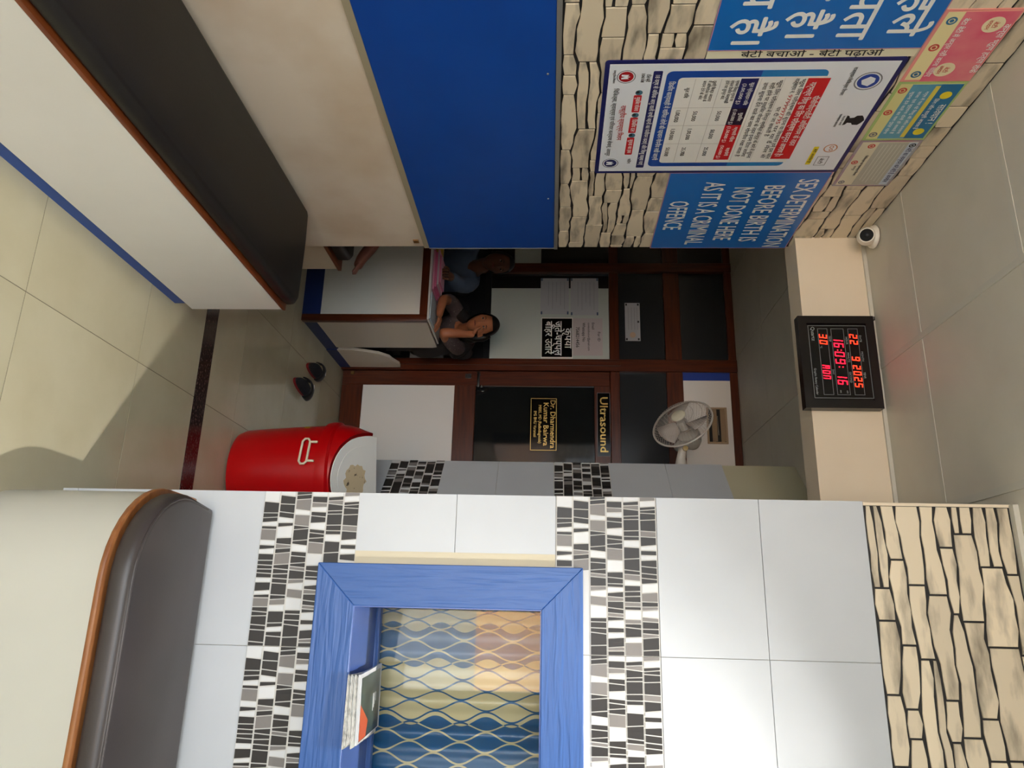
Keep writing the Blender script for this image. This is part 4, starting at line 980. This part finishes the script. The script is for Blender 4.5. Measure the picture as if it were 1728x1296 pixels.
MB().tube([mb, mb + Vector((0.06, -0.01, -0.075)), Vector((-0.985, 4.44, 2.335)), Vector((-0.93, 4.45, 2.325)), Vector((-0.845, 4.455, 2.325))], [0.036, 0.034, 0.026, 0.028, 0.048], 14).build('arm', fw, fan)
MB().lathe([(0.016, 0), (0.016, 0.012), (0.0, 0.014)], Vector((-0.985, 4.405, 2.345)), (0,-1,0), 14).build('knob', mat('yellowed_knob', (196, 170, 110), 0.4), fan)
MB().box(-0.846, -0.8345, 4.40, 4.51, 2.25, 2.40).build('wall_plate', fw, fan, bevel=0.003)

# ------------------------------------------------------------------ digital clock on the beam
t = thing('digital_clock', 'black digital clock with red digits on the cream beam', 'clock')
YC = 3.018
fr_b = MB()
for p in frame_polys(-1.258, 2.592, -0.852, 2.906, 0.034): fr_b.prism(p, (0, YC, 0), (1,0,0), (0,0,1), (0,-1,0), -0.046, 0.0)
fr_b.build('case', mat('clock_case', (16, 12, 12), 0.25), t)
B = Board((0, YC+0.008, 0), (1,0,0), (0,0,1), t)
B.rect('face', -1.226, 2.624, -0.884, 2.874, black_gloss, -0.03, 0.0)
lines = frame_polys(-1.217, 2.633, -0.896, 2.872, 0.0022)
for x0, z0, x1, z1 in ((-1.203, 2.797, -0.910, 2.838), (-1.203, 2.727, -0.910, 2.780), (-1.203, 2.672, -0.910, 2.713)): lines += frame_polys(x0, z0, x1, z1, 0.0018)
B.polys('printed_frame', lines, mat('clock_lines', (120, 124, 124), 0.5), 0.0, 0.0006)
SEG = {'0': 'abcdef', '1': 'bc', '2': 'abged', '3': 'abgcd', '5': 'afgcd', '6': 'afgedc', '9': 'abcdfg', 'O': 'abcdef', 'N': 'efabc', 'M': 'efabc'}
def seven(ch, x, z, w_, h_, th):
    out = []; g = th*0.25
    m = z + h_/2
    sl = lambda px, pz: (px + (pz - z)*0.10, pz)
    R4 = {'a': (x+g, z+h_-th, x+w_-g, z+h_), 'd': (x+g, z, x+w_-g, z+th), 'g': (x+g, m-th/2, x+w_-g, m+th/2), 'f': (x, m+g, x+th, z+h_-g), 'b': (x+w_-th, m+g, x+w_, z+h_-g), 'e': (x, z+g, x+th, m-g), 'c': (x+w_-th, z+g, x+w_, m-g)}
    for s in SEG[ch]:
        a, b_, c, d_ = R4[s]; out.append([sl(a, b_), sl(c, b_), sl(c, d_), sl(a, d_)])
    return out
def digits(st, x, z, w_, h_, gap, th, m):
    for ch in st:
        if ch == ':':
            for zz in (z+h_*0.28, z+h_*0.66): B.poly('colon_dot', rrect(x+0.002, zz, x+0.006, zz+0.004), m, 0.0, 0.0012)
            x += 0.012; continue
        segs = seven(ch, x, z, w_, h_, th)
        if ch == 'M': segs.append([(x+w_*0.45, z+h_*0.4), (x+w_*0.6, z+h_*0.4), (x+w_*0.65, z+h_), (x+w_*0.5, z+h_)])
        B.polys('digit', segs, m, 0.0, 0.0012)
        x += w_ + gap
led = mat('red_digit', (255, 30, 20), 0.4, emit=(255, 40, 18), estr=5.0); led2 = mat('pinkish_red_digit', (255, 20, 50), 0.4, emit=(255, 16, 40), estr=4.5)
digits('22', -1.178, 2.802, 0.0165, 0.031, 0.0105, 0.0032, led); digits('9', -1.078, 2.802, 0.0165, 0.031, 0.0105, 0.0032, led); digits('2025', -1.040, 2.802, 0.0160, 0.031, 0.0100, 0.0032, led)
digits('16:', -1.168, 2.734, 0.0185, 0.039, 0.0105, 0.0034, led2); digits('09:', -1.100, 2.734, 0.0200, 0.039, 0.0120, 0.0034, led2); digits('16', -1.005, 2.734, 0.0185, 0.039, 0.0110, 0.0034, led2)
digits('30', -1.178, 2.677, 0.0165, 0.031, 0.0105, 0.0032, led); digits('MON', -1.040, 2.677, 0.0140, 0.030, 0.0085, 0.0030, led2)
B.text('caption', [('DATE', 0.012, -1.172, 2.842, 'L'), ('MONTH', 0.012, -1.10, 2.842, 'L'), ('YEAR', 0.012, -1.01, 2.842, 'L'), ('HOUR', 0.012, -1.165, 2.784, 'L'), ('MINUTE', 0.012, -1.095, 2.784, 'L'), ('SECOND', 0.012, -1.01, 2.784, 'L'),
    ('TEMP', 0.011, -1.17, 2.716, 'L'), ('DAY', 0.011, -1.02, 2.716, 'L'), ('AM', 0.009, -0.93, 2.765, 'L'), ('PM', 0.009, -0.93, 2.738, 'L'), ('°C', 0.011, -1.125, 2.677, 'L'), ('Quartz', 0.022, -1.21, 2.645, 'L'), ('Graphic Rotary Calendar', 0.013, -1.025, 2.642, 'L', 0.115)], mat('clock_print', (150, 158, 156), 0.5), 0.0010, 0.004)
MB().tube([(-1.245, 3.05, 2.905), (-1.25, 3.04, 2.92), (-1.268, 3.052, 2.925)], 0.003, 6).build('cord', black, t)

# ------------------------------------------------------------------ dome camera on the ceiling
t = thing('security_camera', 'white turret security camera on the ceiling beside the beam', 'camera')
cw = mat('camera_white', (226, 220, 206), 0.35)
cc = Vector((-1.592, 2.945, 0))
MB().lathe([(0.046, CEIL-0.0045), (0.050, CEIL-0.010), (0.047, CEIL-0.022), (0.036, CEIL-0.030), (0.0, CEIL-0.032)][::-1], cc, (0,0,1), 28).build('base', cw, t)
bc = cc + Vector((0.004, -0.012, CEIL-0.045)); bd = Vector((0.30, -0.92, -0.42)).normalized()
prof = [(0.0, -0.040)] + [(0.040*math.sin(PI*k/16), -0.040*math.cos(PI*k/16)) for k in range(1, 12)] + [(0.031, 0.032), (0.027, 0.034)]
MB().lathe(prof, bc, bd, 28).build('ball', cw, t)
MB().lathe([(0.027, 0.0335), (0.025, 0.0365), (0.0, 0.037)], bc, bd, 24).build('lens_cover', mat('matt_black', (10, 10, 11), 0.6, spec=0.2), t)
MB().lathe([(0.010, 0.0372), (0.007, 0.039), (0.0, 0.0395)], bc, bd, 16).build('lens', mat('lens_glass', (16, 18, 24), 0.3, spec=0.3), t)

# ------------------------------------------------------------------ recessed ceiling downlight near the window wall
t = thing('ceiling_downlight', 'small recessed round downlight in the ceiling before the window wall', 'lamp')
LP = Vector((0.40, 1.80, CEIL))
MB().lathe([(0.062, -0.006), (0.062, -0.004), (0.048, -0.0045), (0.044, -0.0025), (0.0, -0.0025)], LP, (0,0,1), 28).build('trim_ring', cw, t)
MB().lathe([(0.0, -0.0046), (0.040, -0.0046)], LP, (0,0,1), 24).build('lamp_disc', mat('lamp_disc', (255, 250, 240), 0.4, emit=(255, 248, 235), estr=8.0), t)
sl = bpy.data.lights.new('downlight', 'SPOT'); sl.energy = 32.0; sl.spot_size = math.radians(96); sl.spot_blend = 0.5; sl.shadow_soft_size = 0.022; sl.color = (1.0, 0.97, 0.93)
slo = bpy.data.objects.new('downlight_beam', sl); COL.objects.link(slo); slo.location = LP + Vector((0,0,-0.03)); slo.parent = t
sn = bpy.data.lights.new('downlight_core', 'SPOT'); sn.energy = 120.0; sn.spot_size = math.radians(76); sn.spot_blend = 0.7; sn.shadow_soft_size = 0.022; sn.color = (1.0, 0.97, 0.93)
sno = bpy.data.objects.new('downlight_core_beam', sn); COL.objects.link(sno); sno.location = LP + Vector((0,0,-0.03)); sno.parent = t

# ------------------------------------------------------------------ people behind the desk and on the waiting bench
def skin(nodes, edges, sub=2):
    """grow a tapering body over a skeleton of (x, y, z, radius) joints; the first node is the root"""
    me = bpy.data.meshes.new('sk'); me.from_pydata([n[:3] for n in nodes], edges, [])
    o = bpy.data.objects.new('sk', me); COL.objects.link(o)
    md = o.modifiers.new('skin', 'SKIN'); md.use_smooth_shade = True; md.branch_smoothing = 0.6
    for i, n in enumerate(nodes):
        sv_ = me.skin_vertices[0].data[i]; r = n[3]; sv_.radius = (r, n[4] if len(n) > 4 else r); sv_.use_root = (i == 0)
    o.modifiers.new('sub', 'SUBSURF').levels = sub
    ev = bpy.data.meshes.new_from_object(o.evaluated_get(bpy.context.evaluated_depsgraph_get()))
    vs = [tuple(v.co) for v in ev.vertices]; fs = [tuple(p.vertices) for p in ev.polygons]
    bpy.data.objects.remove(o, do_unlink=True); bpy.data.meshes.remove(ev)
    return vs, fs
def head_mesh():
    """a head about the origin: face towards -y, chin down, height 0.23"""
    vs = []; fs = []; nu, nv = 36, 26
    g = lambda a, s: math.exp(-(a*a)/(2*s*s))
    for j in range(nv+1):
        ph = -PI/2 + PI*j/nv; z = math.sin(ph); c = math.cos(ph)
        for i in range(nu):
            th = 2*PI*i/nu; x = c*math.sin(th); y = -c*math.cos(th)
            wx = 0.074*(1 - 0.26*max(0, -z)**1.3); wy = 0.094
            X_, Y_, Z_ = x*wx, y*wy, z*0.115
            if y > 0: Y_ *= 1.0 + 0.08*max(0, z); Z_ += 0.012*max(0, y)*max(0, -z)*2
            if y < 0:
                f = -y
                Y_ -= 0.020*g(X_, 0.010)*g(Z_+0.022, 0.013)*f                      # nose tip
                Y_ -= 0.010*g(X_, 0.008)*g(Z_-0.004, 0.018)*f                      # bridge
                for s in (-1, 1): Y_ += 0.010*g(X_-s*0.030, 0.014)*g(Z_-0.008, 0.010)*f   # sockets
                Y_ -= 0.004*g(Z_-0.026, 0.010)*g(X_, 0.04)*f                       # brow
                Y_ -= 0.006*g(X_, 0.018)*g(Z_+0.055, 0.009)*f                      # lips
                Y_ -= 0.009*g(X_, 0.020)*g(Z_+0.088, 0.014)*f                      # chin
            vs.append((X_, Y_, Z_))
    for j in range(nv):
        for i in range(nu): q = (i+1) % nu; fs.append((j*nu+i, j*nu+q, (j+1)*nu+q, (j+1)*nu+i))
    b = MB().add(vs, fs, True)
    for s in (-1, 1):                                                              # ears
        b.lathe([(0.0, -0.006), (0.010, -0.005), (0.013, 0.0), (0.009, 0.004), (0.0, 0.003)], (s*0.074, 0.010, -0.006), (s, 0.25, 0), 12, 1.0, 1.9)
    return b
def add_head(t, M, skin_m, hair_m, long_hair):
    lip = mat('lips_' + skin_m.name, (118, 58, 48), 0.45); white = mat('eye_white', (176, 166, 158), 0.4); iris = mat('iris', (22, 14, 10), 0.2)
    for s in (-1, 1):
        b = MB().lathe([(0.0115*math.sin(PI*k/10), -0.0115*math.cos(PI*k/10)) for k in range(11)], (s*0.030, -0.0735, 0.007), (0,-1,0), 14, 1.25, 0.50); e = b.xform(M).build('eye', white, t)
        MB().lathe([(0.0, 0.0), (0.0064, -0.001), (0.0045, 0.0014), (0.0, 0.0018)], (s*0.030-0.001, -0.0846, 0.007), (0,-1,0), 12).xform(M).build('iris', iris, e)
        MB().tube([(s*0.014, -0.088, 0.024), (s*0.030, -0.087, 0.029), (s*0.047, -0.074, 0.024)], [0.0022, 0.003, 0.0014], 6).xform(M).build('eyebrow', hair_m, t)
    MB().tube([(-0.022, -0.0815, -0.053), (-0.008, -0.094, -0.0515), (0.0, -0.0945, -0.053), (0.008, -0.094, -0.0515), (0.022, -0.0815, -0.053)], [0.0016, 0.0042, 0.0042, 0.0042, 0.0016], 8).xform(M).build('lips', lip, t)
    # hair: a shell over the skull that leaves the face free
    vs = []; fs = []; nu, nv = 36, 18
    for j in range(nv+1):
        for i in range(nu):
            th = 2*PI*i/nu; fr0 = math.cos(th)                       # 1 in front
            low = (-0.9 if long_hair else -0.45) if fr0 < 0.25 else (-0.9 if long_hair else -0.45) + (0.55 - (-0.9 if long_hair else -0.45))*min(1, (fr0-0.25)/0.35)
            ph = math.asin(low) + (PI/2 - math.asin(low))*j/nv; z = math.sin(ph); c = math.cos(ph)
            x = c*math.sin(th); y = -c*math.cos(th); k = 1.0 + (0.012*math.sin(th*9+z*7) if long_hair else 0.0)
            full = 1.16 if long_hair else 1.09
            vs.append((x*0.076*full*k, y*0.097*(1.10 if y < 0 else full*1.05)*k + 0.004, z*0.117*1.07 + 0.004))
    for j in range(nv):
        for i in range(nu): q = (i+1) % nu; fs.append((j*nu+i, j*nu+q, (j+1)*nu+q, (j+1)*nu+i))
    h = MB().add(vs, fs, True)
    if long_hair:
        h.tube([(0.0, 0.10, 0.0), (0.04, 0.13, -0.04), (0.07, 0.12, -0.10), (0.065, 0.10, -0.16)], [0.05, 0.055, 0.045, 0.02], 14)
        h.tube([(0.070, 0.02, 0.05), (0.086, 0.02, 0.0), (0.088, 0.03, -0.06), (0.075, 0.04, -0.12)], [0.024, 0.032, 0.028, 0.012], 12)
    h.xform(M).build('hair', hair_m, t)
def fingers(b, root, d, up, side, ln=1.0, curl=0.5):
    """four fingers and a thumb from a palm at root; d along the hand, up = back of the hand, side towards the thumb"""
    d, up, side = Vector(d).normalized(), Vector(up).normalized(), Vector(side).normalized(); root = Vector(root)
    for k, L_ in enumerate((0.068, 0.076, 0.072, 0.056)):
        p = root + side*(0.027 - 0.018*k) + d*0.030; pts = [p - d*0.025]; a = 0.15
        q = p; pts.append(q)
        for s, f in enumerate((0.45, 0.32, 0.23)):
            a += curl*(0.55 + 0.25*s); q = q + (d*math.cos(a) - up*math.sin(a))*L_*f*ln; pts.append(q)
        b.tube(pts, [0.008, 0.0088, 0.0082, 0.0074, 0.0055], 8)
    q = root + side*0.030 - d*0.022
    b.tube([q - side*0.015, q + side*0.012 + d*0.012, q + side*0.020 + d*0.034 - up*0.006, q + side*0.016 + d*0.055 - up*0.014], [0.012, 0.0105, 0.009, 0.006], 8)

def person(label, skin_m, nodes, edges, headM, extra=None):
    t = thing('person', label, 'person')
    vs, fs = skin(nodes, edges); b = MB().add(vs, fs, True)
    hm = head_mesh().xform(headM); b.add(hm.v, hm.f, True)
    if extra: extra(b)
    b.build('body', skin_m, t)
    return t
def seated_chair(label, x, y, rz=0.0):
    t = thing('office_chair', label, 'chair', 'chairs behind the desk'); cm_ = mat('black_mesh_fabric', (20, 20, 22), 0.7)
    MB().box(-0.23, 0.23, -0.22, 0.22, 0.40, 0.46).build('seat', cm_, t, bevel=0.02)
    MB().prism(rrect(-0.21, 0.50, 0.21, 0.94, 0.06), (0, 0.25, 0), (1,0,0), (0,0,1), (0,-1,0), -0.02, 0.02).build('backrest', cm_, t, bevel=0.008)
    MB().tube([(0, 0.15, 0.41), (0, 0.27, 0.44), (0, 0.285, 0.62)], 0.016, 8).build('back_bar', black, t)
    MB().tube([(0, 0, 0.08), (0, 0, 0.40)], 0.025, 12).build('column', black, t)
    for k in range(5):
        a = 2*PI*k/5 + 0.3; MB().tube([(0, 0, 0.09), (0.24*math.cos(a), 0.24*math.sin(a), 0.06), (0.25*math.cos(a), 0.25*math.sin(a), 0.012)], [0.022, 0.016, 0.012], 8).build('leg', black, t)
    t.location = (x, y, 0); t.rotation_euler = (0, 0, rz)
    return t
skin_a = mat('warm_brown_skin', (176, 112, 78), 0.5, rgb2=(166, 102, 70), scale=12); skin_b = mat('deep_brown_skin', (104, 66, 46), 0.5, rgb2=(96, 60, 42), scale=12)
hair_m = mat('black_hair', (14, 11, 11), 0.45)
# woman leaning on the desk, chin on her hand
HW = Matrix.Translation((-1.868, 4.665, 1.083)) @ Euler((math.radians(-6), math.radians(-4), math.radians(10))).to_matrix().to_4x4() @ Matrix.Scale(0.93, 4)
nodes = [(-1.92, 4.98, 0.54, 0.14, 0.12), (-1.90, 4.94, 0.68, 0.115, 0.10), (-1.865, 4.86, 0.84, 0.125, 0.10), (-1.868, 4.79, 0.94, 0.065), (-1.868, 4.715, 1.00, 0.046), (-1.868, 4.69, 1.04, 0.048),
         (-2.00, 4.82, 0.915, 0.058), (-2.045, 4.68, 0.855, 0.042), (-1.985, 4.50, 0.838, 0.034), (-1.885, 4.475, 0.825, 0.027), (-1.84, 4.47, 0.822, 0.030, 0.018),
         (-1.750, 4.82, 0.915, 0.056), (-1.745, 4.66, 0.87, 0.040), (-1.755, 4.515, 0.838, 0.037), (-1.765, 4.555, 0.93, 0.033), (-1.775, 4.595, 1.005, 0.025), (-1.780, 4.607, 1.045, 0.030, 0.017),
         (-2.02, 4.78, 0.52, 0.085), (-2.04, 4.55, 0.50, 0.060), (-2.04, 4.56, 0.12, 0.042), (-2.04, 4.46, 0.045, 0.035),
         (-1.86, 4.78, 0.52, 0.085), (-1.87, 4.55, 0.50, 0.060), (-1.87, 4.56, 0.12, 0.042), (-1.87, 4.46, 0.045, 0.035)]
edges = [(0,1),(1,2),(2,3),(3,4),(4,5),(2,6),(6,7),(7,8),(8,9),(9,10),(2,11),(11,12),(12,13),(13,14),(14,15),(15,16),(0,17),(17,18),(18,19),(19,20),(0,21),(21,22),(22,23),(23,24)]
def hands_w(b):
    fingers(b, (-1.782, 4.612, 1.055), (-0.35, 0.25, 0.9), (0.85, -0.35, 0.35), (-0.3, -0.85, 0.1), 1.0, 0.8)
    fingers(b, (-1.830, 4.470, 0.824), (1.0, -0.1, -0.05), (0, 0, 1), (0.1, 1, 0), 1.0, 0.35)
pw = person('woman in dark clothes leaning on the desk with cheek on hand', skin_a, nodes, edges, HW, hands_w)
add_head(pw, HW, skin_a, hair_m, True)
kur = mat('mauve_grey_kurta', (88, 74, 74), 0.75, rgb2=(168, 156, 150), scale=90, lo=0.64, hi=0.70)
cn = [(-1.92, 4.985, 0.53, 0.155, 0.135), (-1.90, 4.94, 0.68, 0.130, 0.115), (-1.865, 4.86, 0.84, 0.140, 0.115), (-1.868, 4.795, 0.935, 0.075), (-2.00, 4.82, 0.915, 0.070), (-2.045, 4.68, 0.857, 0.055), (-2.01, 4.575, 0.845, 0.046),
      (-1.750, 4.82, 0.915, 0.066), (-1.750, 4.66, 0.873, 0.050), (-1.760, 4.56, 0.855, 0.046)]
v_, f_ = skin(cn, [(0,1),(1,2),(2,3),(2,4),(4,5),(5,6),(2,7),(7,8),(8,9)]); MB().add(v_, f_, True).build('kurta', kur, pw)
shn = [(-1.745, 4.80, 0.935, 0.075), (-1.755, 4.76, 0.84, 0.065, 0.06), (-1.765, 4.83, 0.72, 0.075), (-1.82, 4.95, 0.60, 0.09), (-1.80, 4.86, 1.0, 0.05), (-1.945, 4.82, 0.975, 0.045), (-2.01, 4.74, 0.90, 0.05), (-1.745, 4.90, 0.90, 0.075), (-1.80, 4.92, 0.99, 0.085)]
v_, f_ = skin(shn, [(0,1),(1,2),(2,3),(0,4),(4,5),(5,6),(0,7),(7,8)]); MB().add(v_, f_, True).build('shawl', mat('black_shawl', (20, 15, 17), 0.8), pw)
tn = [(-1.92, 4.96, 0.53, 0.13), (-2.02, 4.78, 0.525, 0.09), (-2.04, 4.55, 0.505, 0.07), (-2.04, 4.56, 0.14, 0.055), (-1.86, 4.78, 0.525, 0.09), (-1.87, 4.55, 0.505, 0.07), (-1.87, 4.56, 0.14, 0.055)]
v_, f_ = skin(tn, [(0,1),(1,2),(2,3),(0,4),(4,5),(5,6)]); MB().add(v_, f_, True).build('trousers', mat('black_shawl', (20, 15, 17)), pw)
# second person, half hidden by the wall, in a blue-grey shirt
HB = Matrix.Translation((-2.345, 4.70, 1.170)) @ Euler((math.radians(-16), math.radians(6), math.radians(38))).to_matrix().to_4x4() @ Matrix.Scale(0.95, 4)
o2 = Vector((-2.38, 4.98, 0))
nodes = [(-2.38, 5.00, 0.54, 0.12, 0.10), (-2.38, 4.95, 0.70, 0.10, 0.08), (-2.375, 4.89, 0.88, 0.10, 0.08), (-2.365, 4.81, 1.01, 0.07), (-2.355, 4.75, 1.075, 0.052), (-2.35, 4.72, 1.11, 0.052),
         (-2.235, 4.84, 0.985, 0.062), (-2.175, 4.69, 0.90, 0.046), (-2.165, 4.575, 0.875, 0.036), (-2.145, 4.49, 0.872, 0.028), (-2.135, 4.455, 0.868, 0.030, 0.016),
         (-2.54, 4.84, 0.985, 0.062), (-2.60, 4.68, 0.88, 0.048), (-2.60, 4.57, 0.845, 0.038), (-2.56, 4.53, 0.832, 0.030), (-2.53, 4.525, 0.826, 0.032, 0.018),
         (-2.46, 4.80, 0.52, 0.09), (-2.47, 4.56, 0.50, 0.065), (-2.47, 4.57, 0.12, 0.045), (-2.47, 4.46, 0.045, 0.037), (-2.30, 4.80, 0.52, 0.09), (-2.29, 4.56, 0.50, 0.065), (-2.29, 4.57, 0.12, 0.045), (-2.29, 4.46, 0.045, 0.037)]
edges = [(0,1),(1,2),(2,3),(3,4),(4,5),(2,6),(6,7),(7,8),(8,9),(9,10),(2,11),(11,12),(12,13),(13,14),(14,15),(0,16),(16,17),(17,18),(18,19),(0,20),(20,21),(21,22),(22,23)]
def hands_b(b):
    fingers(b, (-2.13, 4.445, 0.866), (0.35, -0.92, -0.05), (0, 0, 1), (-0.9, -0.3, 0), 1.0, 0.3); fingers(b, (-2.52, 4.522, 0.826), (0.9, -0.3, -0.05), (0, 0, 1), (-0.3, -0.9, 0), 1.0, 0.35)
pb = person('person in a blue-grey shirt behind the desk, half hidden by the wall', skin_b, nodes, edges, HB, hands_b)
add_head(pb, HB, skin_b, hair_m, False)
shirt = mat('blue_grey_shirt', (96, 112, 136), 0.75, rgb2=(86, 102, 126), scale=10)
cn = [(-2.38, 5.00, 0.53, 0.175, 0.155), (-2.38, 4.95, 0.70, 0.165, 0.145), (-2.375, 4.88, 0.88, 0.175, 0.15), (-2.365, 4.825, 1.00, 0.085), (-2.235, 4.84, 0.985, 0.078), (-2.175, 4.69, 0.902, 0.058), (-2.165, 4.575, 0.878, 0.048), (-2.54, 4.84, 0.985, 0.078), (-2.60, 4.68, 0.882, 0.064), (-2.60, 4.575, 0.860, 0.050), (-2.15, 4.51, 0.874, 0.038), (-2.565, 4.535, 0.845, 0.038)]
v_, f_ = skin(cn, [(0,1),(1,2),(2,3),(2,4),(4,5),(5,6),(2,7),(7,8),(8,9),(6,10),(9,11)]); MB().add(v_, f_, True).build('shirt', shirt, pb)
tn = [(-2.38, 4.97, 0.53, 0.14), (-2.46, 4.80, 0.525, 0.10), (-2.47, 4.56, 0.505, 0.075), (-2.47, 4.57, 0.14, 0.06), (-2.30, 4.80, 0.525, 0.10), (-2.29, 4.56, 0.505, 0.075), (-2.29, 4.57, 0.14, 0.06)]
v_, f_ = skin(tn, [(0,1),(1,2),(2,3),(0,4),(4,5),(5,6)]); MB().add(v_, f_, True).build('trousers', mat('dark_trousers', (30, 30, 36), 0.8), pb)
# third person on the waiting bench: only a bare foot shows past the wall
HC = Matrix.Translation((-2.45, 3.36, 1.20)) @ Euler((0, 0, PI)).to_matrix().to_4x4()
nodes = [(-2.45, 3.33, 0.60, 0.14, 0.12), (-2.45, 3.33, 0.76, 0.125, 0.105), (-2.45, 3.32, 0.92, 0.135, 0.10), (-2.45, 3.33, 1.04, 0.065), (-2.45, 3.34, 1.12, 0.052), (-2.45, 3.35, 1.15, 0.052),
         (-2.62, 3.33, 1.0, 0.06), (-2.67, 3.40, 0.80, 0.045), (-2.60, 3.58, 0.70, 0.033), (-2.56, 3.66, 0.69, 0.032, 0.018), (-2.28, 3.33, 1.0, 0.06), (-2.23, 3.40, 0.80, 0.045), (-2.30, 3.58, 0.70, 0.033), (-2.34, 3.66, 0.69, 0.032, 0.018),
         (-2.38, 3.50, 0.585, 0.085), (-2.36, 3.80, 0.55, 0.060), (-2.36, 3.82, 0.12, 0.042), (-2.36, 3.94, 0.045, 0.034),
         (-2.53, 3.50, 0.60, 0.085), (-2.52, 3.76, 0.68, 0.062), (-2.22, 3.79, 0.62, 0.046), (-2.03, 3.77, 0.560, 0.036), (-1.965, 3.755, 0.530, 0.038), (-1.895, 3.75, 0.485, 0.036, 0.030), (-1.835, 3.75, 0.462, 0.032, 0.020)]
edges = [(0,1),(1,2),(2,3),(3,4),(4,5),(2,6),(6,7),(7,8),(8,9),(2,10),(10,11),(11,12),(12,13),(0,14),(14,15),(15,16),(16,17),(0,18),(18,19),(19,20),(20,21),(21,22),(22,23),(23,24)]
def hands_c(b):
    fingers(b, (-2.555, 3.67, 0.69), (0.1, 1, -0.1), (0, 0, 1), (1, 0, 0), 1.0, 0.35); fingers(b, (-2.345, 3.67, 0.69), (-0.1, 1, -0.1), (0, 0, 1), (-1, 0, 0), 1.0, 0.35)
    for k in range(5):       # toes of the bare foot
        p = Vector((-1.832, 3.725 + 0.013*k, 0.474 - 0.004*k)); b.tube([p - Vector((0.02, 0, -0.008)), p + Vector((0.014, 0, -0.010)), p + Vector((0.030 - 0.004*k, 0, -0.024))], [0.011 - 0.0008*k, 0.0105 - 0.0008*k, 0.007], 8)
pc = person('seated person whose bare foot pokes out past the end of the left wall', mat('ruddy_brown_skin', (142, 88, 74), 0.5), nodes, edges, HC, hands_c)
add_head(pc, HC, skin_b, hair_m, False)
cn = [(-2.45, 3.33, 0.60, 0.155, 0.135), (-2.45, 3.33, 0.76, 0.14, 0.12), (-2.45, 3.32, 0.92, 0.15, 0.115), (-2.45, 3.33, 1.03, 0.08), (-2.62, 3.33, 1.0, 0.075), (-2.67, 3.40, 0.82, 0.06), (-2.28, 3.33, 1.0, 0.075), (-2.23, 3.40, 0.82, 0.06)]
v_, f_ = skin(cn, [(0,1),(1,2),(2,3),(2,4),(4,5),(2,6),(6,7)]); MB().add(v_, f_, True).build('shirt', mat('grey_shirt', (110, 104, 100), 0.8), pc)
tn = [(-2.45, 3.35, 0.60, 0.14), (-2.38, 3.50, 0.59, 0.098), (-2.36, 3.80, 0.555, 0.072), (-2.36, 3.82, 0.16, 0.055), (-2.53, 3.50, 0.605, 0.098), (-2.52, 3.76, 0.685, 0.074), (-2.24, 3.79, 0.625, 0.056), (-2.08, 3.775, 0.575, 0.048)]
v_, f_ = skin(tn, [(0,1),(1,2),(2,3),(0,4),(4,5),(5,6),(6,7)]); MB().add(v_, f_, True).build('trousers', mat('dark_trousers', (30, 30, 36)), pc)
seated_chair('black office chair under the woman at the desk', -2.03, 4.885)
seated_chair('black office chair under the person in the blue-grey shirt', -2.50, 4.885)

# ------------------------------------------------------------------ the street outside the entrance (seen in the window pane)
gr = MB().box(-25, 25, -30, -1.7, -0.30, -0.05).build('ground_outside', mat('asphalt_road', (150, 148, 145), 0.9, rgb2=(136, 134, 131), scale=2)); struct(gr, 'asphalt street outside the entrance')
bld = thing('compound_wall', 'low peach plastered compound wall across the street', 'wall')
peach = mat('peach_plaster', (236, 186, 138), 0.8, rgb2=(226, 172, 124), scale=1.5)
MB().box(-0.4, 6.5, -12.3, -12.0, -0.05, 1.55).build('plaster', peach, bld)
MB().box(-0.45, 6.55, -12.36, -11.94, 1.55, 1.65).build('coping', mat('grey_concrete', (150, 145, 138), 0.9), bld)
for x in (-0.4, 1.9, 4.2, 6.3): MB().box(x-0.15, x+0.15, -12.0, -11.88, -0.05, 1.55).build('pier', peach, bld)
